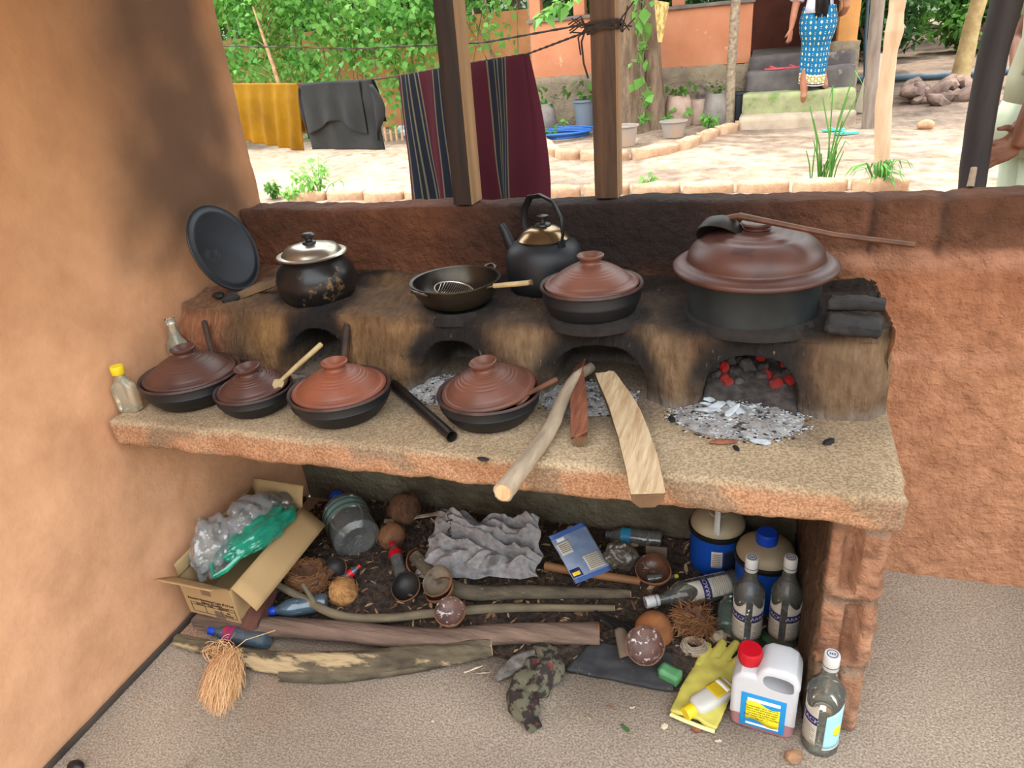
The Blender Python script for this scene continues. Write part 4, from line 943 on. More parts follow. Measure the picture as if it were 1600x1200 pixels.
shell(at(1008, 1008, .085), .050, (.05, -.62, .78), m_shellw, 'flecked half shell facing the camera left of the green soap', .75)
shell(at(1022, 985, .040), .052, (.1, .55, -.5), m_shelli, 'orange-brown half shell turned on its rim behind the flecked one', .9, mo=mat('orange_shell', (162, 104, 62), (128, 80, 48), ns=20, rough=.8, bump=.5, stretch=(1, 1, .3)))
shell(at(655, 878, .085), .042, (.5, -.3, .7), m_shelli, 'small tilted half shell tucked against the left corner of the sack', .8)
shell(at(522, 890, .085), .040, (.1, -.55, .8), m_shellk, 'dark-lined half shell between the husk and the big bottle', .8)
# husk
t = thing('coconut_husk', 'ragged brown coconut husk with a hollow middle right of the box', 'husk', at(482, 902, .06))
def fibre_ball(g, r, n, R_, ln, flat=.7, thin=.0012, hollow=False):
    for i in range(n):
        a = R_.uniform(0, 2 * PI); e = R_.uniform(-.3, .9) if not hollow else R_.uniform(-.6, .7)
        p0 = Vector((math.cos(a) * math.cos(e) * r[0], math.sin(a) * math.cos(e) * r[1], math.sin(e) * r[2])) * R_.uniform(.82, 1.02)
        tg = Vector((-math.sin(a), math.cos(a), R_.uniform(-.5, .5))).normalized() * R_.choice((-1, 1)); L2 = R_.uniform(.4, 1) * ln
        g.tube([p0, p0 + tg * L2 * .5 + Vector((R_.gauss(0, .004), R_.gauss(0, .004), R_.gauss(0, .004))), p0 + tg * L2 - p0 * L2 * 2], [thin, thin, thin * .5], 3)
g = G(); g.blob((0, 0, 0), (.070, .052, .040), 4, .45, 2.2, 6, fn=lambda p: Vector((p.x, p.y, p.z - (.9 * max(0, 1 - (p.x ** 2 + p.y ** 2) * 2.2) if p.z > 0 else 0)))); g.build('husk_body', m_husk, t, ang=60)
g = G(); fibre_ball(g, (.072, .054, .042), 700, random.Random(4), .05); o = g.build('fibres', mat('husk_fibre', (150, 104, 66), (112, 76, 48), ns=30, bump=0), t, fix=False); o['kind'] = 'stuff'
t = thing('coconut_fibre', 'loose tuft of brown coconut fibre and dry husk left of the upright spirit bottles', 'fibre', at(1083, 975, .06))
g = G(); g.blob((0, 0, 0), (.030, .022, .05), 4, .6, 2.4, 16); g.build('husk_body', m_husk, t, ang=50)
g = G(); fibre_ball(g, (.034, .026, .052), 500, random.Random(9), .07); o = g.build('fibres', bpy.data.materials['husk_fibre'], t, fix=False); o['kind'] = 'stuff'
# cord coil, soap
t = thing('cord_ball', 'dirty white ball of wound cord behind the rubber glove', 'cord', at(1085, 1012, .026)); g = G(); R_ = random.Random(2)
for i in range(26):
    ax = Euler((R_.uniform(-.35, .35), R_.uniform(-.35, .35), 0)).to_matrix(); r = R_.uniform(.018, .032); zz = R_.uniform(-.012, .016)
    g.tube([ax @ Vector((r * math.cos(a) * 1.1, r * .8 * math.sin(a), zz)) for a in np.linspace(0, 2 * PI, 22)], .0022, 6, cap=False)
g.build('coiled_cord', mat('dirty_cord', (176, 162, 142), (140, 126, 108), ns=40, bump=.3), t)
lump('wood_fibre_plug', 'pale fibrous stub between the cord ball and the upright bottle', 'fibre', at(1122, 995, .03), (.026, .014, .018), m_barkl, 44, (0, .4, .6))
g = G(); vs, fs = rough_solid((-.028, -.018, 0), (.028, .018, .036), .006, .003, 24, 5, rnd=.005); g.add(vs, fs); o = g.build('soap_bar', mat('green_soap', (86, 140, 92), (70, 120, 80), ns=8, rough=.5, bump=.2), ang=180); o.location = at(1046, 1060, .012); o.rotation_euler = (.12, .1, -.35); tag(o, 'chunky green soap bar beside the flecked half shell', 'soap')
# black slab
g = G(); vs, fs = rough_solid((0, 0, 0), (1, 1, .010), .05, .0, 9, 5)
c4 = [at(884, 1052, 0), at(1052, 1086, 0), at(1050, 1030, 0), at(925, 1012, 0)]
g.grid(lambda u, v: ((c4[0] * (1 - u) + c4[1] * u) * (1 - v) + (c4[3] * (1 - u) + c4[2] * u) * v + Vector((0, 0, .012 + .004 * nz((u * 5, v * 5, 0), 1) + .01 * v))) - c4[0], 30, 14, thick=.010)
o = g.build('black_board', mat('sooty_board', (58, 58, 60), (40, 40, 43), ns=18, rough=.9, bump=.5, c3=(128, 116, 104), s3=50, t3=.66), ang=180); o.location = c4[0] + Vector((0, 0, .004)); tag(o, 'flat charcoal-grey slab on the floor left of the soap', 'board')
g = G(); g.grid(lambda u, v: (.06 * u * (1 - .5 * v), .07 * v, .004 + .02 * v + .01 * math.sin(u * 3)), 10, 10, thick=.003); o = g.build('card_scrap', mat('dull_card', (112, 96, 80), (84, 72, 60), ns=9, bump=.2), ang=180); o.location = at(968, 1030, .03); o.rotation_euler = (.3, 0, .4); tag(o, 'torn grey-brown card scrap left of the flecked half shell', 'card')
for k in range(5):
    a_ = at(930 + 9 * k, 955 + 4 * k, .05 - .004 * k); b_ = at(985 + 7 * k, 1010 - 6 * k, .045)
    g = G(); g.tube([(0, 0, 0), (b_ - a_) * .5 + Vector((0, 0, .006)), b_ - a_], [.006, .008, .003], 6, flat=.4); o = g.build('charred_strip', m_char); o.location = a_; tag(o, 'black burnt leaf strip between the pole end and the flecked shell', 'burnt strip', 'black burnt strips beside the pole end')

# woven sack
m_sack = mat('woven_sack', (150, 146, 146), (120, 117, 118), ns=60, rough=.7, bump=.35, bs=160, bdist=.002, c3=(96, 92, 92), s3=7, t3=.60)
sc0, sc1, sc2, sc3 = at(650, 905, .045), at(842, 905, .05), at(845, 812, .17), at(690, 790, .19)
def sk(u, v):
    b = (sc0 * (1 - u) + sc1 * u) * (1 - v) + (sc3 * (1 - u) + sc2 * u) * v
    r1 = 1 - abs(nz((u * 2.4 + v * 1.2, v * 2.2 - u, 1), 1.4, 3)) * 2; r2 = 1 - abs(nz((u * 4 - v * 2, v * 4, 5), 1.4, 9)) * 2
    r3 = 1 - abs(nz((u * 1.3 + v * 3.6, v * 1.2 - u * .8, 2), 1.5, 14)) * 3.2; r4 = 1 - abs(nz((u * 4.2 - v * 1.5, v * 1.0 + u * .5, 7), 1.5, 21)) * 3.2
    h_ = .012 * r1 + .034 * r3 + .024 * r4 + .006 * nz((u * 14, v * 14, 0), 1)
    edge = min(1, min(u, 1 - u) * 9, min(v, 1 - v) * 9)
    b = b + Vector((0, -.35, .95)) * (h_ * (.3 + .7 * edge)) + Vector((.02 * nz((v * 4, 0, u), 1, 4), 0, .012 * nz((u * 5, v, 2), 1)))
    if v > .55: b.z += .045 * math.exp(-((u - .38) / .10) ** 2) * (-1) * (v - .5) * 2
    return (b - sc0)[:]
g = G(); g.grid(sk, 110, 80, thick=.002); o = g.build('woven_sack', m_sack, ang=55); o.location = sc0; tag(o, 'crumpled grey woven sack heaped in the middle under the counter', 'sack')
g = G(); g.add(*text_geo('LITER', .030, lambda v: tuple(Vector(sk(.17 + v.y * 2.2 + .0, .66 - v.x * 3.0)) + Vector((0, -.003, .004))))); ot = g.build('printed_letters', m_ink, o, smooth=False)
# blue packet
pc = [at(900, 912, .062), at(956, 890, .062), at(912, 815, .145), at(858, 838, .145)]
t = thing('plastic_packet', 'flat silver-blue plastic packet with yellow and white labels leaning at the back', 'packet', pc[0])
def pk(u, v, o_=0): return ((pc[0] * (1 - u) + pc[1] * u) * (1 - v) + (pc[3] * (1 - u) + pc[2] * u) * v + Vector((-.1, -.75, .6)) * (.010 * math.sin(u * PI) * math.sin(v * PI) + .003 * nz((u * 5, v * 7, 0), 1) + .0015 + o_) - pc[0])[:]
g = G(); g.grid(pk, 24, 30, thick=.004); g.build('packet_body', mat('silver_blue_film', (150, 164, 186), (116, 134, 164), ns=10, rough=.4, metal=.1, bump=.1), t, ang=180)
def decal(nm, u0, u1, v0, v1, m, par=t, o_=.0012):
    g = G(); g.grid(lambda u, v: pk(u0 + (u1 - u0) * u, v0 + (v1 - v0) * v, o_), 8, 8, thick=.0004); return g.build(nm, m, par, ang=180)
decal('top_band', .0, 1, .9, 1, mat('blue_band', (70, 100, 160), rough=.4, bump=0)); decal('bottom_band', 0, 1, 0, .08, bpy.data.materials['blue_band'])
l1 = decal('white_label', .06, .40, .55, .80, m_lab); l2 = decal('table_print', .52, .95, .12, .42, m_lab); decal('barcode', .12, .34, .82, .89, m_white)
l3 = decal('round_emblem', .02, .30, .10, .26, m_navy); decal('yellow_mark', .06, .26, .13, .20, m_sun, l3, .002)
for q in range(7): decal('print_line', .56, .92, .15 + .036 * q, .158 + .036 * q, m_ink, l2, .002)
for q in range(5): decal('print_line', .10, .36, .60 + .035 * q, .61 + .035 * q, m_ink, l1, .002)
# clear inflated bag and bottles at the back
bag('plastic_bag', 'dusty clear bag slumped between the blue packet and the pointed half shell', at(968, 870, .07), (.050, .035, .048), glass('dusty_film', (190, 186, 178), .38, .2, (120, 110, 98), 1.2, bump=.8), 31, (0, 0, .3))
PET = [(0, .004), (.020, 0), (.030, .004), (.0315, .012), (.0315, .05), (.030, .055), (.0315, .06), (.030, .068), (.0315, .076), (.030, .084), (.0315, .092), (.030, .1), (.0315, .108), (.0315, .135), (.030, .145), (.018, .172), (.013, .182), (.013, .196)]
def petb(a_, b_, label, m, cap, lab=None, sc=1.0, name='plastic_bottle'):
    a_, b_ = Vector(a_), Vector(b_); t = thing(name, label, 'bottle', a_); M = aim((0, 0, 0), b_ - a_) @ Matrix.Scale((b_ - a_).length / .20, 4)
    Mr = M @ Matrix.Diagonal((sc, sc, 1, 1))
    g = G(); g.lathe(PET, 32, Mr); g.build('bottle_body', m, t)
    if cap: g = G(); g.lathe([(.0145, .184), (.0155, .186), (.0155, .203), (.014, .206), (0, .206)], 24, Mr); g.build('cap', cap, t)
    if lab: g = G(); g.lathe([(.0322, .108), (.0322, .142)], 32, Mr); g.f = [f for f in g.f if len(f) < 10]; g.build('label_band', lab, t)
    return t
petb(at(1035, 845, .045), at(945, 835, .045), 'clear ribbed plastic bottle with blue label band lying against the back wall', m_pet, None, mat('blue_label_film', (30, 120, 190), (50, 160, 120), ns=14, rough=.4, bump=0), 1.0)
petb(at(512, 940, .05), at(424, 955, .045), 'bluish water bottle with blue cap lying below the husk', m_petb, m_bcap, None, 1.05)
petb(at(420, 1002, .028), at(330, 985, .028), 'small water bottle with blue cap and red label pinned behind the front log', m_petb, m_bcap, mat('red_label_film', (170, 44, 40), (60, 40, 120), ns=30, rough=.4, bump=0), .85)
petb(at(525, 915, .055), at(562, 884, .095), 'soft drink bottle with red cap and red label behind the tan coconut', m_petb, m_rcap, m_rcap, .9)
petb(at(628, 900, .045), at(613, 850, .07), 'soft drink bottle with red label and black base right of the big bottle', m_pet, m_rcap, m_rcap, 1.0)
petb(at(1010, 905, .035), at(1058, 900, .035), 'small flattened bottle with yellow screw cap behind the pointed half shell', m_pet, m_yel, None, .9)
# big water bottle lying with its base forward
a_, b_ = at(560, 846, .085), at(525, 775, .11)
t = thing('water_bottle', 'large clear water bottle lying with its round base towards us, greenish label', 'bottle', a_); M = aim((0, 0, 0), b_ - a_)
R0 = .078
g = G(); g.lathe([(0, .012), (.030, .010), (.044, .002), (.056, 0), (R0 * .97, .012), (R0, .03), (R0, .085), (R0 * .97, .09), (R0, .095), (R0, .155), (R0 * .96, .17), (R0 * .7, .20), (.026, .225), (.022, .235), (.022, .25)], 48, M); g.build('bottle_body', m_pet, t)
g = G(); g.lathe([(R0 * 1.008, .095), (R0 * 1.008, .150)], 48, M); g.f = [f for f in g.f if len(f) < 10]; lb = g.build('label_band', glass('green_white_label', (180, 200, 190), .7, .3, (140, 160, 148)), t)
for q in range(2): g = G(); g.lathe([(R0 * 1.014, .105 + .028 * q), (R0 * 1.014, .115 + .028 * q)], 48, M); g.f = [f for f in g.f if len(f) < 10]; g.build('label_stripe', mat('teal_print%d' % q, (60, 100, 100), rough=.6, bump=0), lb)
g = G(); g.lathe([(.024, .238), (.026, .240), (.026, .262), (0, .264)], 32, M); g.build('cap', m_bcap, t)
# glass jar lying
a_, b_ = at(1136, 985, .035), at(1140, 945, .05); t = thing('glass_jar', 'greenish ribbed glass jar on its side left of the upright spirit bottle', 'jar', a_); M = aim((0, 0, 0), b_ - a_)
g = G(); g.lathe([(0, .006), (.018, .004), (.026, 0), (.031, .004), (.032, .012), (.030, .018), (.032, .024), (.030, .030), (.032, .036), (.032, .075), (.024, .09), (.020, .095), (.020, .105)], 36, M); g.build('glass_body', glass('green_glass', (200, 220, 208), .25, .08, (150, 170, 158), 1.5), t)
# small card by back wall, leaves
g = G(); g.box((-.032, -.002, 0), (.032, .002, .055), .0005); o = g.build('card_piece', mat('brown_card', (104, 88, 72), (92, 76, 62), ns=5, bump=.1)); o.location = at(1025, 880, .03); o.rotation_euler = (-.25, 0, .05); tag(o, 'small square brown card leaning behind the pointed half shell', 'card')
for k in range(3):
    g = G(); g.grid(lambda u, v: ((u - .5) * .022 * math.sin(v * PI) ** .7, v * .06, .006 + .01 * math.sin(v * 3 + k)), 6, 10, thick=.0006); o = g.build('green_leaf', mat('leaf_dark%d' % k, (44, 84, 40), (34, 66, 32), ns=20, rough=.5, bump=.1) if k == 0 else bpy.data.materials['leaf_dark0'], ang=180); o.location = at(1205 + 12 * k, 1012 - 6 * k, .004); o.rotation_euler = (0, 0, .6 + .9 * k); tag(o, 'dark green leaf on the shaded floor behind the canister', 'leaf', 'dark leaves behind the canister')

# camouflage rag
m_camo = mat('camouflage_cloth', (96, 92, 74), (44, 38, 36), ns=30, rough=.9, bump=.3, bs=80, c3=(104, 50, 50), s3=26, t3=.60, lo=.47, hi=.53)
t = thing('cloth_rag', 'twisted camouflage rag in olive, black and dull red on the bare floor', 'rag', at(835, 1080, .02))
pth = [at(842, 1010, .035), at(862, 1035, .035), at(835, 1062, .028), at(812, 1085, .025), at(822, 1112, .022), at(835, 1138, .018)]
pth = [p - Vector(t.location) for p in pth]
P2 = []
for i in range(len(pth) - 1):
    for j in range(9): P2.append(pth[i].lerp(pth[i + 1], j / 9))
P2.append(pth[-1]); K = len(P2)
for _ in range(4): P2 = [P2[0]] + [(P2[i - 1] + P2[i] * 2 + P2[i + 1]) / 4 for i in range(1, K - 1)] + [P2[-1]]
g = G(); g.tube(P2, [(.020 + .022 * math.sin(PI * min(1, i / K * 1.15)) ** .7) for i in range(K)], 30, fn=lambda u, a: .40 * nz((u * 7, math.cos(a) * 1.2, math.sin(a) * 1.2), 1.3, 3) + .16 * math.sin(a * 4 + u * 9), flat=.62); g.build('cloth', m_camo, t, ang=60)
g = G(); P3 = [at(842, 1022, .03) - Vector(t.location), at(808, 1036, .03) - Vector(t.location), at(775, 1062, .016) - Vector(t.location)]
g.tube([P3[0], P3[0].lerp(P3[1], .5), P3[1], P3[1].lerp(P3[2], .5), P3[2]], [.016, .022, .022, .018, .008], 24, fn=lambda u, a: .35 * nz((u * 6, math.cos(a), math.sin(a)), 1.5, 8) + .15 * math.sin(a * 3), flat=.7); g.build('frayed_end', mat('frayed_grey', (128, 124, 120), (78, 74, 66), ns=40, bump=.8, bs=90), t, ang=60)
# coir brush
t = thing('coir_tuft', 'bundle of pale orange coconut fibre lying on the floor against the front log', 'coir', at(360, 1060, .0)); TL = Vector(t.location)
m_coir = mat('pale_coir', (228, 184, 134), (204, 156, 108), ns=60, bump=0); R_ = random.Random(8); g = G()
top_ = at(362, 1018, .05) - TL
for cc, nn in (((236, 198, 150), 260), ((212, 160, 108), 240), ((176, 120, 78), 160)):
    g = G(); mc = mat('coir_tone', cc, rough=.9, bump=0)
    for i in range(nn):
        s_ = R_.uniform(-1, 1); e = at(346 + 34 * s_ + R_.gauss(0, 4), 1110 - 18 * s_ * s_ + R_.uniform(-22, 12) - 24 * max(0, s_), .003 + R_.random() * .018) - TL; st = top_ + Vector((R_.gauss(0, .012), R_.gauss(0, .008), R_.uniform(-.02, .01)))
        md = st.lerp(e, .5) + Vector((R_.gauss(0, .011), R_.gauss(0, .011), .012 + R_.uniform(0, .016))); g.tube([st, st.lerp(md, .5) + Vector((R_.gauss(0, .004), 0, .006)), md, md.lerp(e, .5) + Vector((R_.gauss(0, .005), 0, .004)), e], [.0007, .0007, .0006, .0005, .0003], 3)
    o = g.build('fibre_bundle', mc, t, fix=False); o['kind'] = 'stuff'
g = G()
for i in range(60):
    c_ = top_ + Vector((-.03, -.01, 0)) + Vector((R_.gauss(0, .014), R_.gauss(0, .014), R_.gauss(0, .008))); r = R_.uniform(.012, .035); ax = Euler((R_.uniform(-1, 1), R_.uniform(-1, 1), R_.uniform(0, 6))).to_matrix()
    g.tube([c_ + ax @ Vector((r * math.cos(a), r * .7 * math.sin(a), 0)) for a in np.linspace(0, R_.uniform(2, 5), 9)], .0008, 3)
g.tube([top_, top_ + Vector((.03, .03, .02)), at(430, 985, .09) - TL], .0012, 4); g.tube([top_, at(342, 1000, .09) - TL], .001, 4)
o = g.build('tangled_strands', m_coir, t, fix=False); o['kind'] = 'stuff'
# bits on the floor
def chip(px, py, L_, w_, rz, m, label, cat='wood chip', name='wood_chip', grp=None):
    g = G(); g.grid(lambda u, v: ((u - .5) * L_, (v - .5) * w_ * math.sin(max(.15, u) * PI * .9) ** .5, .002 + .003 * nz((u * 3, v, px), 1.3)), 8, 3, thick=.0015); o = g.build(name, m, ang=180); o.location = at(px, py, .003); o.rotation_euler = (0, 0, rz); return tag(o, label, cat, grp)
m_palec = mat('pale_splinter', (214, 200, 172), (196, 176, 144), ns=20, bump=.2)
chip(740, 1046, .055, .006, .7, m_palec, 'long white splinter just below the front log end')
chip(755, 1052, .04, .005, .35, m_barkl, 'tan splinter right beside the long white one')
chip(977, 1138, .026, .009, -.6, mat('leaf_green', (62, 104, 48), (48, 84, 40), bump=.1), 'small fresh green leaf on open floor', 'leaf', 'fallen_leaf')
chip(1038, 1135, .018, .016, 1.2, m_palec, 'pale squarish chip left of the rolled glove cuff')
chip(1122, 1158, .016, .008, .2, m_palec, 'thin pale chip on the floor below the canister')
chip(988, 1106, .014, .006, .5, m_palec, 'tiny white chip left of the squarish pale one')
chip(920, 1122, .018, .006, -.7, m_barkl, 'small tan curled chip on floor right of the camouflage rag')
chip(953, 1104, .016, .004, -.3, m_red, 'reddish splinter on floor above the tan curled chip')
chip(676, 1128, .008, .006, 0, m_palec, 'tiny white fleck on floor below the thin grey branch')
lump('stone_chip', 'orange-brown stone chip beside the base of the sun-label bottle', 'stone', at(1240, 1182, .010), (.020, .015, .012), mat('orange_stone', (170, 128, 92), (130, 100, 76), ns=20, bump=.8), 12, (0, 0, .5))
lump('stone_chip', 'reddish pebble touching the rolled cuff of the glove', 'stone', at(1088, 1138, .007), (.011, .010, .009), m_red, 13)
lump('black_lump', 'black rounded object cut by the lower left corner of the picture', 'object', at(118, 1198, .012), (.022, .016, .014), m_blk, 14, amp=.05)

# ------------------------------------------------------------------ posts, lines, washing
m_post = mat('brown_post_timber', (92, 66, 46), (58, 42, 32), ns=10, rough=.75, bump=.3, bs=30, stretch=(3, 3, .3))  # browns of the post faces, darker than the strip on the right side
m_postd = mat('dark_brown_timber', (50, 37, 30), (32, 25, 22), ns=10, rough=.7, bump=.3, bs=30, stretch=(3, 3, .3))
m_posty = mat('yellowish_timber', (156, 122, 84), (124, 94, 64), ns=8, rough=.75, bump=.4, bs=30, stretch=(3, 3, .25))
t = thing('timber_post', 'dark square timber post with pale right face before the striped cloth', 'post', (.768, .05, 1.098), (0, .012, 0))
g = G(); g.box((-.028, -.045, 0), (.026, .045, 1.60), .003); g.build('dark_face', m_postd, t)
g = G(); g.box((.026, -.042, 0), (.0275, .042, 1.60)); g.build('pale_side', m_posty, t)
t = thing('timber_post', 'brown square timber post with the clothes lines knotted around it', 'post', (1.172, .085, 1.10))
g = G(); g.box((-.032, -.035, 0), (.030, .035, 1.62), .003); g.build('brown_face', m_post, t)
g = G(); g.box((.030, -.033, 0), (.0325, .033, 1.62)); g.build('pale_side', m_posty, t)
m_rope = mat('dark_rope', (58, 46, 38), (40, 32, 28), ns=60, bump=.3)
L_low = [Vector((-2.3, 2.35, 1.48)), aty(365, 131, 1.62), aty(470, 131, 1.35), aty(585, 124, 1.12), aty(627, 118, .85), aty(725, 100, .62), aty(825, 84, .36), Vector((1.138, .08, 1.515))]
L_up = [Vector((-2.3, 2.35, 1.72)), aty(352, 72, 1.62), aty(560, 76, 1.12), aty(760, 66, .6), Vector((1.138, .08, 1.530))]
def rope(pts, r, label):
    t = thing('clothes_line', label, 'rope', pts[0]); P = []
    for i in range(len(pts) - 1):
        for j in range(30): P.append(pts[i].lerp(pts[i + 1], j / 30) - pts[0])
    P.append(pts[-1] - pts[0]); g = G(); g.tube(P, r, 6, fn=lambda u, a: .35 * math.sin(u * 900 + a * 2)); g.build('rope', m_rope, t); return t
rope(L_low, .0028, 'lower thin clothes line carrying the yellow, grey and striped washing')
rope(L_up, .0028, 'upper bare clothes line above the washing')
g = G(); g.tube([(0, 0, 0), (0, 0, 1.5)], .03, 10); o = g.build('wooden_pole', m_barkl); o.location = (-2.32, 2.36, gz(2.36)); tag(o, 'round pole out of view at the far left end of both clothes lines', 'pole')
t = thing('rope_knot', 'dark frayed rope knot lashed around the brown post', 'knot', (1.172, .085, 1.52)); g = G(); R_ = random.Random(6)
for k in range(6):
    z0 = R_.uniform(-.014, .014); z1 = R_.uniform(-.014, .018)
    g.tube([(-.037, -.040, z0), (0, -.043, (z0 + z1) / 2), (.037, -.040, z1), (.040, 0, z1), (.037, .04, z0), (0, .043, z1), (-.037, .04, z0), (-.041, 0, z1), (-.037, -.040, z0)], .0035, 6)
for k in range(12):
    s_ = -1 if k < 7 else 1; g.tube([(s_ * .038, -.042, R_.uniform(-.01, .01)), (s_ * .05, -.05, R_.uniform(-.02, .03)), (s_ * R_.uniform(.06, .085), -.05, R_.uniform(-.03, .05))], .0018, 5)
g.tube([(-.040, -.042, 0), (-.052, -.046, -.03), (-.048, -.046, -.08), (-.038, -.044, -.115)], .0028, 6); g.tube([(-.040, -.042, 0), (-.060, -.046, -.02), (-.055, -.046, -.06)], .0024, 6)
g.build('lashing', m_rope, t)
def hang(name, label, a, b, drop0, drop1, m, amp, freq, seed, back=.10, nu=70, nv=40, cat='cloth', skew=(0, 0), th=.0025, shape=None, narrow=0.0):
    # cloth folded over the line from a to b; front leg hangs towards the camera
    a, b = Vector(a), Vector(b); d = (b - a); nrm = Vector((d.y, -d.x, 0)).normalized(); o0 = a.copy()
    t = thing(name, label, cat, a)
    def f(side, dr0, dr1):
        def q(u, v):
            dr = dr0 + (dr1 - dr0) * u; uu = u + narrow * v * (.5 - u)
            p = a.lerp(b, uu) + Vector((0, 0, -dr * v)) + Vector((skew[0] * v, skew[1] * v, 0))
            w_ = amp * (.25 + .75 * v) * (math.sin(u * freq + .8 * math.sin(u * 5 + seed) + .5 * v) + .6 * nz((u * freq * .35, v * 1.5, seed), 1.2))
            p += nrm * side * (.006 + .010 * min(1, v * 4)) + nrm * w_
            if shape: p = shape(u, v, p)
            p.z += .003 * (1 - min(1, v * 10)) 
            return (p - o0)[:]
        return q
    g = G(); g.grid(f(1, drop0, drop1), nu, nv, thick=th); g.build('front_fold', m, t, ang=180)
    if back: g = G(); g.grid(f(-1, drop0 * back, drop1 * back), nu, nv, thick=th); g.build('back_fold', m, t, ang=180)
    return t
m_yc = mat('mustard_cloth', (184, 136, 12), (156, 110, 8), ns=5, rough=.9, bump=.2, bs=200, bdist=.001, trans=.35)
m_gt = mat('charcoal_jersey', (66, 66, 66), (50, 51, 52), ns=5, rough=.95, bump=.2, bs=200, bdist=.001, trans=.15)
ya, yb = aty(330, 131, 1.72), aty(468, 131, 1.36); yd = (yb - aty(463, 236, 1.36)).z if False else yb.z - aty(463, 236, 1.36).z
hang('yellow_cloth', 'mustard yellow cloth hanging leftmost on the clothes line', ya, yb, yd * .88, yd, m_yc, .014, 42, 2, back=.72, skew=(-.04, 0))
ga_, gb_ = aty(470, 131, 1.34), aty(583, 124, 1.12); gd = ga_.z - aty(490, 234, 1.30).z
def tshape(u, v, p):
    return p
t = hang('grey_tshirt', 'dark grey t-shirt folded over the clothes line between the yellow and striped cloths', ga_, gb_, gd, gd * .97, m_gt, .007, 16, 7, back=.6, skew=(.02, 0))
# sleeves and draped neck fold of the t-shirt
d_ = (gb_ - ga_); n_ = Vector((d_.y, -d_.x, 0)).normalized()
for s_, c0, lbl in ((-1, ga_, 0), (1, gb_, 1)):
    g = G(); dx = d_.normalized() * s_
    def sf(u, v, dx=dx, c0=c0, s_=s_): 
        p = dx * (.005 + (.075 if s_ > 0 else .04) * math.sin(PI * min(1, v * 1.1 + .05)) * u) + Vector((0, 0, -.02 - v * .23)) + n_ * (.012 + .010 * math.sin(u * PI)); return (p + c0 - ga_ - dx * .012)[:]
    g.grid(sf, 10, 16, thick=.003); g.build('sleeve', m_gt, t, ang=180)
g = G(); 
def nf(u, v):
    arch = .17 + .045 * (1 - abs(2 * u - 1) ** 2.0) * (-1); p = d_ * (.05 + .82 * u) + Vector((0, 0, -v * (.195 + .03 * math.cos(u * 2 * PI)))) + n_ * (.020 + .006 * v + .010 * math.sin(u * 18) * v); return p[:]
g.grid(nf, 50, 24, thick=.003); g.build('overlapping_hem', m_gt, t, ang=180)
# striped sarong
def stripe_mat():
    m = bpy.data.materials.new('striped_handloom'); m.use_nodes = True; nt = m.node_tree; N = nt.nodes; L = nt.links; p = N['Principled BSDF']; p.inputs['Roughness'].default_value = .95; p.inputs['Specular IOR Level'].default_value = .1
    a = N.new('ShaderNodeAttribute'); a.attribute_name = 'Col'; L.new(a.outputs[0], p.inputs['Base Color'])
    tr = N.new('ShaderNodeBsdfTranslucent'); L.new(a.outputs[0], tr.inputs[0]); x = N.new('ShaderNodeMixShader'); x.inputs[0].default_value = .3; L.new(p.outputs[0], x.inputs[1]); L.new(tr.outputs[0], x.inputs[2]); L.new(x.outputs[0], N['Material Output'].inputs[0]); return m
sa, sb = aty(626, 118, .84), aty(822, 84, .38); sd0 = sa.z - .88; sd1 = sb.z - .90
t = thing('striped_sarong', 'maroon and navy striped cloth hanging over the line behind the dark post', 'sarong', sa)
seq = [(.00, 'm'), (.034, 't'), (.044, 'n'), (.082, 't'), (.090, 'n'), (.108, 't'), (.116, 'n'), (.154, 't'), (.162, 'n'), (.180, 't'), (.190, 'm')]
cl = dict(m=lin((86, 40, 52)), n=lin((42, 48, 60)), t=lin((124, 116, 96)))
NU = 330
g = G(); d_ = sb - sa; n_ = Vector((d_.y, -d_.x, 0)).normalized(); cols = []
def sgrid(side, d0, d1, nu, nv):
    vs = []; fs = []
    for i in range(nu + 1):
        u = i / nu
        for j in range(nv + 1):
            v = j / nv; p = d_ * (u + .05 * v * (.5 - u)) + Vector((0, 0, -(d0 + (d1 - d0) * u) * v)) + n_ * (side * .012 + (.006 + .022 * v) * (math.sin(u * 22 + 1.2 * v) + .5 * nz((u * 6, v * 2, 3), 1)))
            if u > .88: p += n_ * side * .03 * v * ss(.88, 1, u); p += d_ * .05 * math.sin(v * 3) * ss(.9, 1, u)
            vs.append(p[:]); k = (u if u < .55 else u - .11) % .30; c = 'm'
            for s0, cc in seq:
                if k >= s0: c = cc
            cols.append(cl[c])
    for i in range(nu):
        for j in range(nv): a = i * (nv + 1) + j; fs.append((a, a + nv + 1, a + nv + 2, a + 1))
    return vs, fs
for nm, sd_, a0, a1 in (('front_fold', 1, sd0, sd1), ('back_fold', -1, sd0 * .9, sd1 * .9)):
    cols = []; vs, fs = sgrid(sd_, a0, a1, NU, 26); g = G(); g.add(vs, fs); it = iter(cols); o = g.build(nm, stripe_mat() if nm == 'front_fold' else bpy.data.materials['striped_handloom'], t, ang=180, colfn=lambda p: next(it), fix=False)

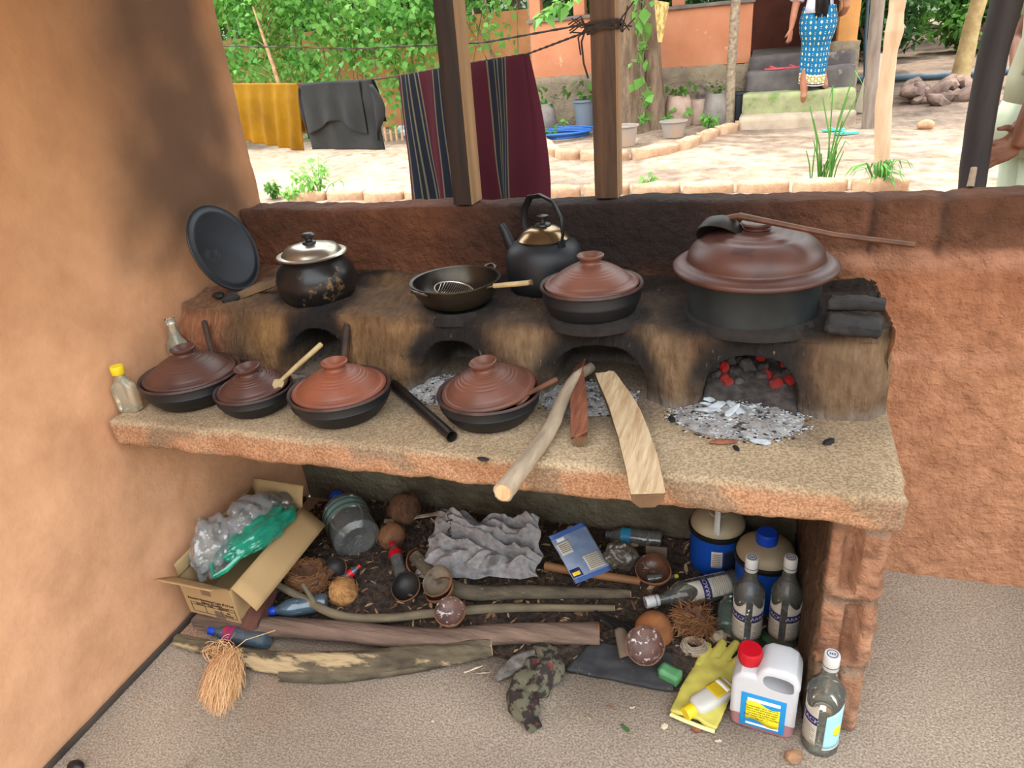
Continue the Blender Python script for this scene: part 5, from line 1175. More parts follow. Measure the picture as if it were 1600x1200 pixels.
# ------------------------------------------------------------------ vegetation helpers
def leafmat(name, c1, c2, tr=.35): return mat(name, c1, c2, ns=1.7, rough=.5, bump=0, trans=tr, spec=.3, lo=.3, hi=.7)
m_vine = leafmat('vine_leaf', (150, 200, 104), (92, 158, 74), .5)
m_bush = leafmat('bush_leaf', (78, 120, 62), (38, 74, 38), .3)
m_bushl = leafmat('light_bush_leaf', (104, 150, 66), (60, 104, 46), .4)
m_grass = leafmat('grass_blade', (120, 176, 84), (84, 146, 66), .4)
m_trunk = mat('rough_trunk', (150, 126, 104), (104, 84, 70), ns=8, rough=.95, bump=1, bs=14, bdist=.03, stretch=(2, 2, .5))
def leaves(name, P, size, m, parent=None, seed=0, asp=.62, droop=.5, jit=.4):
    r = np.random.default_rng(seed); P = np.asarray(P, dtype=np.float64); n = len(P)
    az = r.uniform(0, 2 * PI, n); el = r.normal(-droop, .5, n); d = np.stack([np.cos(az) * np.cos(el), np.sin(az) * np.cos(el), np.sin(el)], 1)
    up = np.stack([r.normal(0, .5, n), r.normal(0, .5, n), np.ones(n)], 1); s = np.cross(d, up); s /= np.linalg.norm(s, axis=1)[:, None]; nn = np.cross(s, d)
    L_ = size * r.uniform(1 - jit, 1 + jit, n)[:, None]; w_ = L_ * asp * .5
    V = np.stack([P, P + d * L_ * .42 + s * w_ + nn * L_ * .10, P + d * L_ - nn * L_ * .08, P + d * L_ * .42 - s * w_ + nn * L_ * .10, P + d * L_ * .5], 1).reshape(-1, 3)
    b = np.arange(n)[:, None] * 5; F = np.concatenate([b + np.array([[0, 1, 4]]), b + np.array([[1, 2, 4]]), b + np.array([[2, 3, 4]]), b + np.array([[3, 0, 4]])], 0)
    me = bpy.data.meshes.new(name); me.from_pydata(V.tolist(), [], F.tolist()); me.materials.append(m); me.polygons.foreach_set('use_smooth', [True] * len(F))
    o = bpy.data.objects.new(name, me); COL.objects.link(o)
    if parent: o.parent = parent
    return o
def bush(loc, r, n, size, m, label, group=None, seed=0, name='bush', cat='bush', trunk=True):
    t = thing(name, label, cat, loc, group=group); rr = np.random.default_rng(seed); k = 9
    cs = rr.normal(0, .42, (k, 3)) * np.array([r[0], r[1], r[2] * .55]) + np.array([0, 0, r[2] * .55]); P = []
    for i in range(k):
        q = rr.normal(0, 1, (n // k, 3)); q /= np.linalg.norm(q, axis=1)[:, None]; q *= rr.uniform(.55, 1.0, (n // k, 1)); P.append(cs[i] + q * np.array([r[0], r[1], r[2] * .6]) * rr.uniform(.4, .62))
    P = np.concatenate(P); P = P[P[:, 2] > .02]; leaves('foliage', P, size, m, t, seed)
    if trunk:
        g = G()
        for i in range(4): g.tube([(rr.normal(0, .05), rr.normal(0, .05), -.05), tuple(cs[i] * .5), tuple(cs[i])], [size * .22, size * .18, size * .08], 6)
        g.build('stems', m_trunk, t)
    return t
# screen of bushes and trees behind the yard
R_ = random.Random(3); bx_ = []
spots = [(-13, 15.5), (-10.2, 14.0), (-7.8, 12.4), (-5.6, 11.6), (-3.4, 12.4), (-.8, 13.4), (1.4, 14.2), (3.6, 14.6), (5.6, 15.4), (7.8, 15.6), (10.2, 16.2), (12.8, 15.2)]
for i, (x, y) in enumerate(spots):
    bush((x, y, gz(y) - .05), (1.9, 1.0, 4.4), 3400, .20, m_bush if i % 3 else m_bushl, 'dense green tree forming the screen of growth behind the yard', 'trees closing the yard behind', 40 + i, name='tree', cat='tree')
for i, (x, y) in enumerate(((-11, 19), (-7, 18.5), (-3.2, 18), (.6, 18.5), (3.2, 19), (6.2, 20), (9.6, 20.5), (13, 20.5))):
    bush((x, y, gz(y) - .05), (3.0, 1.2, 6.0), 3600, .30, m_bush, 'large dark tree in the far row behind the green screen', 'far trees in the last row', 140 + i, name='tree', cat='tree')
for i, (x, y) in enumerate(((3.3, 12.6), (4.9, 13.0), (6.5, 13.0), (8.2, 12.6))):
    bush((x, y, gz(y) - .02), (.9, .6, 1.3), 1500, .15, m_bushl if i % 2 else m_bush, 'low leafy bush at the foot of the green screen on the right', 'low bushes at the right background', 70 + i)
for i, (x, y) in enumerate(((-6.2, 9.6), (-7.6, 8.2))):
    bush((x, y, gz(y)), (1.1, .8, 2.6), 2600, .10, m_bush, ('dark small-leaved bush at the top left behind the vine', 'dark small-leaved bush next to the left end of the vine')[i], None, 80 + i)

# garden wall and vine
m_pw = mat('peach_render', (236, 176, 132), (218, 150, 106), ns=3, rough=.9, bump=.3, bs=10)
g = G(); g.box((-8.5, 8.35, .2), (-1.25, 8.55, 1.9)); o = g.build('garden_wall', m_pw); tag(o, 'peach painted garden wall glimpsed through the climbing vine', 'wall')
for i in range(9):
    x = -5.6 + .55 * i; g = G(); g.tube([(0, 0, 0), (.03, 0, 1.0), (.0, .02, 2.3)], .014, 6); o = g.build('trellis_stake', m_barkl); o.location = (x, 7.55, gz(7.55)); tag(o, 'thin upright stake carrying the climbing vine', 'stake', 'stakes of the vine trellis')
t = thing('climbing_vine', 'mass of bright green heart-leaved vine covering the trellis at the left', 'vine', (-3.2, 7.5, gz(7.5)), kind='stuff')
rr = np.random.default_rng(5); n = 34000; x = rr.uniform(-4.6, 2.15, n); z = rr.uniform(.05, 2.7, n); y = rr.normal(0, .16, n)
dens = np.clip((z - .25) / 1.1, .08, 1) * np.clip((1.95 - x) * .9, 0, 1) * np.where(x > 1.1, np.clip((z - .7) * 1.2, .05, 1), 1)
cl_ = np.array([.5 + 1.3 * mn.noise(Vector((a * 1.6, b * 1.8, 3))) for a, b in zip(x, z)]); keep = rr.random(n) < dens * np.clip(cl_ + .25, .12, 1)
leaves('foliage', np.stack([x, y, z], 1)[keep], .088, m_vine, t, 5, asp=.85, droop=.7)
g = G()
for i in range(26):
    x0 = rr.uniform(-4.4, 1.8); g.tube([(x0, .1, 0), (x0 + rr.normal(0, .2), 0, .8), (x0 + rr.normal(0, .4), .05, 1.6), (x0 + rr.normal(0, .6), 0, 2.4)], .007, 5)
g.build('stems', m_barkg, t)
# dried fronds
m_dry = mat('dry_frond', (196, 160, 124), (158, 124, 94), ns=12, rough=.9, bump=.3)
def frond(a, b, n, L_, label, sd):
    a, b = Vector(a), Vector(b); t = thing('dry_palm_frond', label, 'frond', a); g = G(); R_ = random.Random(sd); g.tube([(0, 0, 0), (b - a) * .5 + Vector((0, 0, .05)), b - a], [.035, .028, .012], 8)
    for i in range(n):
        p = (b - a) * (.35 + .65 * i / n); s_ = R_.choice((-1, 1)); e = p + (b - a).normalized() * L_ * .5 + Vector((s_ * L_ * .7, R_.uniform(-.1, .1), R_.uniform(-.3, .3) * L_)); g.tube([p, p.lerp(e, .5) + Vector((0, 0, .02)), e], [.008, .008, .002], 4, flat=.3)
    g.build('frond', m_dry, t); return t
frond(aty(455, 190, 7.2), aty(395, 10, 7.2), 26, .5, 'dried palm frond leaning diagonally through the vine at the left', 2)
frond(aty(520, 30, 8.0), aty(470, -60, 8.0), 30, .6, 'dead brown frond hanging at the top edge left of centre', 5)
# low plants at left
def stemplant(p, h, n, m, label, seed, ls=.05, cat='plant', name='garden_plant', grp=None):
    t = thing(name, label, cat, p, group=grp); r = random.Random(seed); g = G(); P = []
    for i in range(n):
        e = Vector((r.gauss(0, h * .35), r.gauss(0, h * .3), h * r.uniform(.5, 1))); g.tube([(0, 0, -.02), e * .5 + Vector((0, 0, h * .1)), e], [.004, .003, .002], 5)
        for k in range(9): u = .35 + .65 * k / 8; P.append(tuple(e * u + Vector((0, 0, h * .1 * (1 - abs(2 * u - 1)))) + Vector((r.gauss(0, .02), r.gauss(0, .02), r.gauss(0, .015)))))
    g.build('stems', m_grass, t); leaves('foliage', P, ls, m, t, seed, asp=.6); return t
stemplant(gat(500, 312), .36, 12, m_vine, 'leafy weed growing on the sand below the grey t-shirt', 2, .07)
stemplant(gat(430, 312), .16, 9, m_bushl, 'small dark-leaved weed at the lower left corner of the opening', 3, .06)
stemplant(gat(460, 316), .14, 9, m_vine, 'low weed between the leafy weed and the left corner', 13, .05)
stemplant(gat(1012, 296), .10, 5, m_vine, 'tiny seedling by the brick edging right of the brown post', 4, .05)
stemplant(gat(856, 215), .22, 3, m_grass, 'young light green sprout right of the striped cloth', 5, .09)
stemplant(gat(1105, 205), .20, 5, m_vine, 'green sprout beside the curved brick edging', 6, .08)
stemplant(gat(1050, 200), .24, 6, m_vine, 'broad-leaved seedling behind the small grey tub', 7, .12)
stemplant(gat(1005, 190), .22, 9, m_vine, 'ground vine leaves at the foot of the twin-trunk tree', 8, .09)
t = thing('lemongrass', 'tall grass clump with arching blades in front of the steps', 'grass', gat(1285, 292)); R_ = random.Random(4); g = G()
for i in range(26):
    h_ = R_.uniform(.15, .5) if i > 5 else R_.uniform(.55, .8); a = R_.uniform(0, 6.28); l_ = h_ * R_.uniform(.2, .55); b_ = Vector((R_.gauss(0, .04), R_.gauss(0, .03), 0)); d = Vector((math.cos(a), math.sin(a) * .5, 0)) * l_
    g.tube([b_, b_ + d * .25 + Vector((0, 0, h_ * .6)), b_ + d * .6 + Vector((0, 0, h_)), b_ + d + Vector((0, 0, h_ * .85))], [.007, .008, .006, .001], 5, flat=.25)
g.build('blades', m_grass, t)
t = thing('spider_plant', 'low spiky green plant right of the tall grass clump', 'plant', gat(1370, 296)); g = G()
for i in range(34):
    h_ = R_.uniform(.08, .2); a = R_.uniform(0, 6.28); l_ = R_.uniform(.10, .26); d = Vector((math.cos(a), math.sin(a), 0)) * l_
    g.tube([(0, 0, 0), d * .4 + Vector((0, 0, h_)), d * .8 + Vector((0, 0, h_ * .9)), d + Vector((0, 0, h_ * .5))], [.007, .009, .007, .001], 5, flat=.25)
g.build('blades', m_grass, t)

# brick edging
m_edge = mat('dusty_brick', (206, 170, 138), (176, 138, 108), ns=9, rough=.95, bump=.8, bs=14, bdist=.02)
vs, fs = rough_solid((-.185, -.045, -.06), (.185, .045, .085), .03, .010, 9, 3, rnd=.010); g = G(); g.add(vs, fs); b0 = g.build('edging_brick', m_edge, ang=180)
k = 0
for i in range(13):
    o = b0 if i == 0 else b0.copy()
    if i: COL.objects.link(o)
    x = -2.25 + .388 * i; o.location = (x, 3.72 + .02 * math.sin(i * 2), gz(3.72)); o.rotation_euler = (.03 * math.sin(i * 5), .02 * math.cos(i * 3), .03 * math.sin(i)); tag(o, 'dusty long brick in the straight edging row nearest the half wall', 'brick', 'bricks of the straight edging row')
cp = [gat(842, 222), gat(870, 246), gat(905, 250), gat(985, 250), gat(1060, 236), gat(1120, 212), gat(1180, 196)]
for i in range(len(cp) - 1):
    a, b = cp[i], cp[i + 1]; n = max(1, int(round((b - a).length / .39)))
    for j in range(n):
        p = a.lerp(b, (j + .5) / n); o = b0.copy(); COL.objects.link(o); o.location = (p.x, p.y, gz(p.y) + .01); o.rotation_euler = (.04 * math.sin(j * 5 + i), .03, math.atan2(b.y - a.y, b.x - a.x)); o.scale = ((b - a).length / n / .40, 1, 1); tag(o, 'dusty brick in the curved edging around the tree bed', 'brick', 'bricks of the curved edging')
for i in range(16):
    p = gat(563 + 6 * i, 208); g = G(); g.tube([(0, 0, -.02), (0, .004, .16 + .02 * math.sin(i * 3))], .018, 8); o = g.build('bamboo_stub', m_dry); o.location = (-3.72 + .082 * i, 7.1, gz(7.1)); tag(o, 'short bamboo stub of the low palisade between the grey shirt and striped cloth', 'stake', 'bamboo stubs of the low palisade')

# tree with twin trunks
tp = Vector((.10, 7.0, gz(7.0))); t = thing('twin_trunk_tree', 'rough-barked tree with two trunks beside the brown post, vine climbing it', 'tree', tp)
def wp(px, py, y): return aty(px, py, y) - tp
g = G(); g.tube([wp(985, 215, 6.95), wp(985, 190, 6.95), wp(982, 100, 6.95), wp(978, 0, 6.95), wp(974, -120, 6.95), wp(965, -330, 6.9)], [.26, .20, .165, .155, .15, .13], 20, fn=lambda u, a: .10 * nz((math.cos(a) * 2, math.sin(a) * 2, u * 9), 1.5)); g.build('trunk', m_trunk, t)
g = G(); g.tube([wp(1022, 212, 7.1), wp(1022, 180, 7.1), wp(1018, 90, 7.1), wp(1014, 0, 7.1), wp(1012, -120, 7.1), wp(1030, -330, 7.2)], [.16, .13, .11, .105, .10, .09], 16, fn=lambda u, a: .10 * nz((math.cos(a) * 2, math.sin(a) * 2, u * 9), 1.5, 4)); g.build('trunk', m_trunk, t)
P = []; rr = np.random.default_rng(9)
for i in range(15):
    c = np.array([rr.uniform(-3.4, 4.4), rr.uniform(-3.6, 1.4), rr.uniform(3.6, 5.0)]); q = rr.normal(0, 1, (90, 3)); q /= np.linalg.norm(q, axis=1)[:, None]; P.append(c + q * rr.uniform(.2, 1, (90, 1)) * np.array([.95, .95, .4]))
leaves('crown', np.concatenate(P), .20, m_bushl, t, 3)
g = G(); 
for i in range(15): c = P[i].mean(0); g.tube([wp(974, -120, 6.95), tuple((c + np.array([0, 0, 3.0])) * .5), tuple(c)], [.06, .04, .015], 6)
g.build('branches', m_trunk, t)
t2 = thing('climbing_vine', 'vine with round green leaves winding up between the two tree trunks', 'vine', tp + Vector((.0, -.25, 0)), kind='stuff'); P = []; R_ = random.Random(7); g = G()
base = [Vector(wp(q[0], q[1], 6.66)) + Vector((0, .25, 0)) for q in ((1003, 190), (1008, 150), (1000, 110), (1006, 70), (1000, 30), (1002, -20), (998, -60))]
for k in range(3): g.tube([p + Vector((.04 * k - .04 + R_.gauss(0, .02), 0, 0)) for p in base], .010, 6)
for p, q in zip(base, base[1:]):
    for i in range(9): P.append(tuple(p.lerp(q, R_.random()) + Vector((R_.gauss(0, .05), R_.gauss(-.03, .03), R_.gauss(0, .03)))))
g.build('stems', m_barkg, t2); leaves('foliage', P, .12, m_vine, t2, 8, asp=.9, droop=.9)
t = thing('hanging_leaf_spray', 'bright compound leaf spray hanging in front of the house wall left of the brown post', 'leaves', aty(880, 5, 5.5)); P = [tuple(aty(905 - 70 * u, -10 + 40 * u + R_.uniform(-7, 7), 5.5) - aty(880, 5, 5.5)) for u in np.linspace(0, 1, 34)]; leaves('foliage', P, .13, m_vine, t, 2, asp=.5); g = G(); g.tube([P[0], P[17], P[-1]], .006, 5); g.tube([P[0], (Vector(P[0]) + Vector((.3, 1.2, 1.2))), (Vector(P[0]) + Vector((.3, 1.3, 2.6)))], .008, 5); g.build('twig', m_barkg, t)
# woven panel
g = G(); pa = [aty(1022, 0, 6.85), aty(1046, 4, 6.85), aty(1034, 66, 6.85), aty(1028, 66, 6.85)]
g.add([p - pa[0] for p in pa] + [p - pa[0] + Vector((0, .02, 0)) for p in pa], [(0, 1, 2, 3), (7, 6, 5, 4), (0, 4, 5, 1), (1, 5, 6, 2), (2, 6, 7, 3), (3, 7, 4, 0)])
o = g.build('woven_palm_panel', mat('woven_straw', (226, 196, 128), (176, 142, 86), ns=30, rough=.9, bump=.6, bs=30, stretch=(1, 1, .4), lo=.45, hi=.55), smooth=False); o.location = pa[0]; tag(o, 'tapering woven straw panel hung on the right tree trunk', 'panel')
g = G(); g.tube([(0, 0, 0), (.0, .1, .35)], .004, 5); 

# poles
def pole(pts, r, m, label, name='wooden_pole', amp=.08, seed=0, cat='pole'):
    pts = [Vector(p) for p in pts]; o0 = pts[0]; P = []; rr_ = []
    if not hasattr(r, '__len__'): r = [r] * len(pts)
    for i in range(len(pts) - 1):
        for j in range(10): P.append(pts[i].lerp(pts[i + 1], j / 10) - o0); rr_.append(r[i] + (r[i + 1] - r[i]) * j / 10)
    P.append(pts[-1] - o0); rr_.append(r[-1]); g = G(); g.tube(P, rr_, 14, fn=lambda u, a: amp * nz((math.cos(a) * 1.5, math.sin(a) * 1.5, u * 7), 1.3, seed)); o = g.build(name, m); o.location = o0; return tag(o, label, cat)
def gp(px, py): q = gat(px, py); return q
q = gp(1140, 196); pole([q - Vector((0, 0, .05)), aty(1143, 100, q.y), aty(1150, 0, q.y), aty(1180, -420, q.y)], .050, m_barkl, 'thin straight barked pole just left of the steps', seed=1)
q = gp(1357, 200); pole([q - Vector((0, 0, .05)), aty(1363, 100, q.y), aty(1372, 0, q.y), aty(1415, -420, q.y)], .062, mat('grey_weathered', (150, 134, 122), (116, 102, 92), ns=8, rough=.9, bump=.4, stretch=(2, 2, .3)), 'grey weathered pole between the steps and the white pole', seed=2)
q = gp(1345, 140); pole([aty(1352, 142, q.y - .1), aty(1352, 60, q.y - .1), aty(1356, 0, q.y - .1), aty(1390, -380, q.y - .1)], .022, mat('slate_pvc', (70, 92, 104), rough=.5, bump=0), 'thin slate-blue pipe standing behind the grey pole', name='standing_pipe', amp=0, cat='pipe')
q = gp(1380, 272); pole([q - Vector((0, 0, .05)), aty(1379, 250, q.y), aty(1380, 170, q.y), aty(1391, 80, q.y), aty(1397, 48, q.y), aty(1400, 20, q.y), aty(1404, 0, q.y), aty(1400, -60, q.y), aty(1440, -420, q.y)], [.058, .052, .055, .050, .062, .048, .055, .055, .05], mat('stripped_white_wood', (206, 176, 146), (178, 146, 114), ns=6, rough=.8, bump=.3, stretch=(2, 2, .3)), 'crooked barkless whitish pole nearest the half wall', seed=3, amp=.14)
q = gp(1500, 135); pole([q - Vector((0, 0, .05)), aty(1500, 120, q.y), aty(1512, 70, q.y), aty(1521, 30, q.y), aty(1530, 0, q.y), aty(1550, -90, q.y), aty(1590, -420, q.y)], [.135, .11, .10, .09, .09, .085, .07], mat('lichen_bark', (192, 170, 120), (158, 132, 90), ns=7, rough=.9, bump=.5), 'yellowish tree trunk beside the heap of coconut husks', name='yellow_barked_tree', seed=4, cat='tree')
pole([aty(1518, 296, .42) - Vector((.0, 0, .85)), aty(1518, 296, .42), aty(1530, 200, .42), aty(1550, 90, .42), aty(1574, 0, .42), aty(1655, -420, .42)], [.034, .034, .035, .035, .037, .037], mat('black_pole_wood', (64, 58, 58), (40, 37, 38), ns=6, rough=.7, bump=.4, stretch=(2, 2, .3)), 'dark leaning round pole just outside the half wall at the right', seed=5, amp=.06)
pole([aty(1516, 292, .10), aty(1522, 262, .12)], [.008, .007], m_barkl, 'short pale stake standing on the half wall beside the dark pole', name='short_stake', cat='stake')
# water pipe on ground, husk heap
pp = [gat(1150, 150), gat(1250, 132), gat(1350, 130), gat(1450, 126), gat(1530, 121), gat(1640, 112)]; g = G(); g.tube([p - pp[0] + Vector((0, 0, .05)) for p in pp], .045, 10); o = g.build('water_pipe', mat('slate_hose', (84, 104, 116), (66, 84, 96), rough=.5, bump=.1)); o.location = pp[0]; tag(o, 'long slate-blue pipe running across the yard to the right', 'pipe')
R_ = random.Random(12); m_hk = mat('grey_husk', (150, 126, 112), (100, 80, 74), ns=6, rough=.95, bump=.8, bs=12, bdist=.02)
for i in range(22):
    q = gat(1452 + R_.uniform(-32, 60), 158 + R_.uniform(-10, 8)); g = G(); g.blob((0, 0, 0), (.15, .085, .075), 2, .35, 2, i); o = g.build('dry_coconut_husk', m_hk, ang=40); o.location = q + Vector((0, 0, .05 + (.09 if i % 3 == 0 else 0))); o.rotation_euler = (R_.uniform(-.5, .5), R_.uniform(-.6, .6), R_.uniform(0, 3)); tag(o, 'grey dry coconut husk in the heap by the yellowish trunk', 'husk', 'coconut husks heaped by the tree')
lump('dry_coconut', 'single tan coconut lying on the ground in front of the husk heap', 'coconut', gat(1445, 202) + Vector((0, 0, .04)), (.075, .055, .05), mat('pale_husk', (206, 164, 126), (170, 130, 98), bump=.5), 5, amp=.15)

# ------------------------------------------------------------------ the house across the yard
m_ho = mat('house_orange', (212, 146, 110), (196, 128, 94), ns=2, rough=.9, bump=.2, bs=12, c3=(232, 174, 136), s3=7, t3=.66)
m_hp = mat('house_plinth', (158, 142, 118), (124, 110, 94), ns=3, rough=.95, bump=.9, bs=9, bdist=.05, c3=(96, 88, 80), s3=5, t3=.62)
m_hd = mat('dark_brown_wall', (116, 66, 52), (98, 56, 44), ns=3, rough=.9, bump=.2)  # dark brown of the inner walls and the roof
m_hf = mat('grey_cement_floor', (132, 122, 116), (104, 96, 92), ns=5, rough=.8, bump=.4)
m_hy = mat('ochre_column', (226, 166, 100), (208, 146, 84), ns=4, rough=.85, bump=.2)
H0 = thing('house', 'orange house on a stone plinth across the yard with open entrance', 'house', (.6, 8.6, .45))
def hb(nm, a, b, m, par=H0, res=None, amp=.02):
    g = G(); o = Vector(H0.location); a = Vector(a) - o; b = Vector(b) - o
    if res: vs, fs = rough_solid(a, b, res, amp, 5, 3, rnd=.006); g.add(vs, fs); return g.build(nm, m, par, ang=180)
    g.box(a, b, .01); return g.build(nm, m, par)
hb('plinth', (-1.17, 7.5, .25), (1.46, 11, 1.09), m_hp, res=.09, amp=.03)
hb('front_wall', (-1.17, 7.52, 1.08), (1.45, 7.70, 1.70), m_ho)
hb('window_sill', (-1.2, 7.48, 1.70), (1.47, 7.74, 1.74), m_hf)
for x in (-1.17, -.62, .55, 1.30): hb('wall_post', (x, 7.54, 1.74), (x + .14, 7.68, 3.3), m_ho)
hb('entrance_floor', (1.46, 7.45, .3), (2.56, 11, 1.135), m_hf)
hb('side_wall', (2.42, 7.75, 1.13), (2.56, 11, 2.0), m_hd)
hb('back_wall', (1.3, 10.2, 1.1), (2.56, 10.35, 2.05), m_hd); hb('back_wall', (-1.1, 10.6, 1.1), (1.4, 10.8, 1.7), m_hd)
hb('entrance_column', (2.36, 7.5, 1.22), (2.56, 7.72, 3.3), m_hy); hb('column_base', (2.28, 7.46, .4), (2.60, 7.9, 1.23), m_hp, res=.08)
hb('roof', (-1.9, 6.9, 3.3), (3.3, 11.6, 3.42), m_hd)
st_ = thing('front_steps', 'four worn concrete steps with a mossy second riser up to the house entrance', 'steps', (1.96, 6.95, .42))
m_st = [mat('worn_step', (196, 176, 152), (164, 146, 126), ns=5, rough=.9, bump=.6, bs=12), mat('mossy_step', (168, 176, 124), (136, 128, 104), ns=4, rough=.95, bump=.7, bs=12, c3=(110, 142, 70), s3=4, t3=.55), mat('dark_step', (116, 108, 106), (84, 78, 78), ns=4, rough=.9, bump=.6, bs=12, c3=(150, 140, 132), s3=5, t3=.62)]
for i, (y0, z0, z1) in enumerate(((6.68, .30, .575), (6.93, .5, .785), (7.18, .7, 1.0), (7.44, .95, 1.14))):
    g = G(); vs, fs = rough_solid((1.38 + .02 * i - 1.96, y0 - 6.95, z0 - .42), (2.555 - 1.96, 7.47 - 6.95 + .0, z1 - .42), .05, .010, 5, i, rnd=.012); g.add(vs, fs); g.build('step', m_st[min(i, 2)], st_, ang=180)
def mesh_sandals(p, rz, m, label):
    t = thing('sandal', label, 'sandal', p, (0, 0, rz)); g = G(); g.prism([(.038 * math.cos(a) * (1 + .15 * math.sin(a)), .115 * math.sin(a)) for a in np.linspace(0, 2 * PI, 22)[:-1]], 0, .015); g.build('sole', m, t); g = G(); g.tube([(-.035, .0, .012), (0, .045, .035), (0, .06, .014)], .006, 6); g.tube([(.035, .0, .012), (0, .045, .035)], .006, 6); g.build('strap', m, t)
m_pk = mat('pink_rubber', (226, 96, 104), rough=.5, bump=0)
mesh_sandals((1.72, 7.27, 1.004), 1.2, m_pk, 'pink rubber sandal on the step, left one'); mesh_sandals((1.93, 7.28, 1.004), 1.5, m_pk, 'pink rubber sandal on the step, nearer the blue skirt')
mesh_sandals(gat(1322, 211) + Vector((0, 0, .01)), 1.5, mat('teal_rubber', (70, 190, 178), rough=.5, bump=0), 'teal flip-flop on the ground in front of the steps, right one'); mesh_sandals(gat(1303, 206) + Vector((0, 0, .01)), 1.7, bpy.data.materials['teal_rubber'], 'teal flip-flop behind the tall grass blades')
g = G(); g.box((-.12, -.01, 0), (.12, .01, .62), .004); o = g.build('leaning_board', mat('cream_board', (214, 204, 184), (190, 178, 156), ns=3, bump=.2)); o.location = (2.72, 7.45, gz(7.4)); o.rotation_euler = (-.2, .12, -.5); tag(o, 'cream board leaning beside the right side of the steps', 'board')

# pots and bags along the plinth
m_gpot = mat('dusty_grey_pot', (150, 150, 150), (176, 150, 128), ns=5, rough=.8, bump=.2)
def tub(p, r, h, m, label, plant=None, seed=0, bagged=False):
    t = thing('planter_bag' if bagged else 'plant_pot', label, 'planter', p); g = G()
    if bagged: g.lathe([(0, 0), (r * .95, 0), (r * 1.1, h * .3), (r, h * .8), (r * .8, h), (r * .7, h * .9), (0, h * .8)], 24, wob=.25); g.build('bag_body', m, t, ang=60)
    else:
        g.lathe([(0, 0), (r * .74, 0), (r * .95, h * .92), (r * 1.06, h * .93), (r * 1.06, h), (r * .9, h), (r * .85, h * .8), (0, h * .78)], 30); g.build('pot_body', m, t)
    g = G(); g.lathe([(0, h * .83), (r * .84, h * .80)], 20); g.build('soil', m_litter, t)
    if plant: 
        R_ = random.Random(seed); P = [(R_.gauss(0, r * .6), R_.gauss(0, r * .5), h + R_.uniform(0, plant)) for _ in range(26)]; leaves('foliage', P, plant * .5, m_bushl, t, seed)
    return t
tub(gat(976, 228), .145, .21, m_gpot, 'dusty grey pot half hidden by the brown post', None)
tub(gat(1052, 214), .145, .17, m_gpot, 'wide grey tub with dark soil by the curved edging', None)
m_sackp = mat('pinkish_sacking', (186, 160, 144), (160, 132, 118), ns=5, rough=.9, bump=.5); m_sackg = mat('grey_sacking', (150, 142, 136), (122, 112, 106), ns=5, rough=.9, bump=.5); m_bpot = mat('black_pot', (44, 50, 58), rough=.6, bump=0)
for px, yy, r, h, m, lb, pl, bg_ in ((848, 7.2, .16, .34, m_sackg, 'grey planter bag with a small plant under the left house corner', .18, True), (915, 7.2, .15, .36, mat('blue_grey_pot', (110, 120, 132), rough=.7, bump=0), 'tall blue-grey pot with seedlings just left of the brown post', .22, False), (1060, 7.2, .15, .34, m_sackp, 'pinkish planter bag with dry plant right of the twin trunks', .16, True), (1092, 7.32, .14, .26, m_sackp, 'low dusty planter bag between two taller ones', None, True), (1122, 7.2, .16, .34, m_sackg, 'greyish planter bag behind the thin barked pole', .12, True), (1152, 7.2, .11, .34, m_bpot, 'narrow black pot against the left side of the steps', None, False)):
    q = aty(px, 180, yy); tub(Vector((q.x, yy, gz(yy))), r, h, m, lb, pl, px, bg_)
t = thing('garden_hose', 'coiled blue garden hose on the ground below the house wall', 'hose', Vector((aty(868, 190, 6.75).x, 6.75, gz(6.75)))); g = G(); R_ = random.Random(2)
for k in range(6):
    r = .24 + .03 * k; ox, oy = R_.gauss(0, .03), R_.gauss(0, .03); g.tube([(ox + r * math.cos(a) * 1.25, oy + r * math.sin(a), .02 + .012 * k) for a in np.linspace(0, 2 * PI, 36)], .011, 6, cap=False)
g.build('coil', mat('blue_hose', (52, 112, 190), (40, 92, 170), rough=.4, bump=0), t)
for i, (px, py) in enumerate(((640, 214), (632, 208))):
    lump('plastic_scrap', ('crumpled pale blue plastic scrap left of the striped cloth', 'smaller pale plastic scrap behind the blue one')[i], 'scrap', gat(px, py) + Vector((0, 0, .05)), (.12, .07, .06), mat('pale_blue_scrap%d' % i, (170, 186, 200), bump=.4), 3 + i, amp=.4)

# ------------------------------------------------------------------ people
m_skin = mat('brown_skin', (176, 120, 92), (160, 104, 78), ns=8, rough=.55, bump=.1, bs=60, bdist=.001)
m_skind = mat('dark_brown_skin', (132, 86, 62), (112, 70, 50), ns=8, rough=.5, bump=.15, bs=60, bdist=.001)
m_hair = mat('black_hair', (36, 32, 34), (22, 20, 22), ns=30, rough=.5, bump=.5, bs=30, stretch=(3, 3, .3))
def sarong_mat():
    m = bpy.data.materials.new('blue_batik'); m.use_nodes = True; nt = m.node_tree; N = nt.nodes; L = nt.links; p = N['Principled BSDF']; p.inputs['Roughness'].default_value = .9
    a = N.new('ShaderNodeAttribute'); a.attribute_name = 'Col'; L.new(a.outputs[0], p.inputs['Base Color']); return m
W = thing('person', 'woman in a blue patterned long skirt and white blouse climbing the house steps', 'person', (2.12, 7.05, .575))
o0 = Vector(W.location)
def V(*p): return Vector(p) - o0
g = G()
g.tube([V(2.11, 7.05, 1.46), V(2.11, 7.05, 1.56), V(2.12, 7.06, 1.70), V(2.12, 7.07, 1.84), V(2.12, 7.09, 1.93), V(2.12, 7.10, 1.98)], [.150, .130, .115, .135, .12, .05], 20, flat=.68)
g.tube([V(2.12, 7.10, 1.94), V(2.12, 7.11, 2.06)], [.045, .042], 14)
g.blob(V(2.12, 7.13, 2.15), (.075, .092, .108), 3)
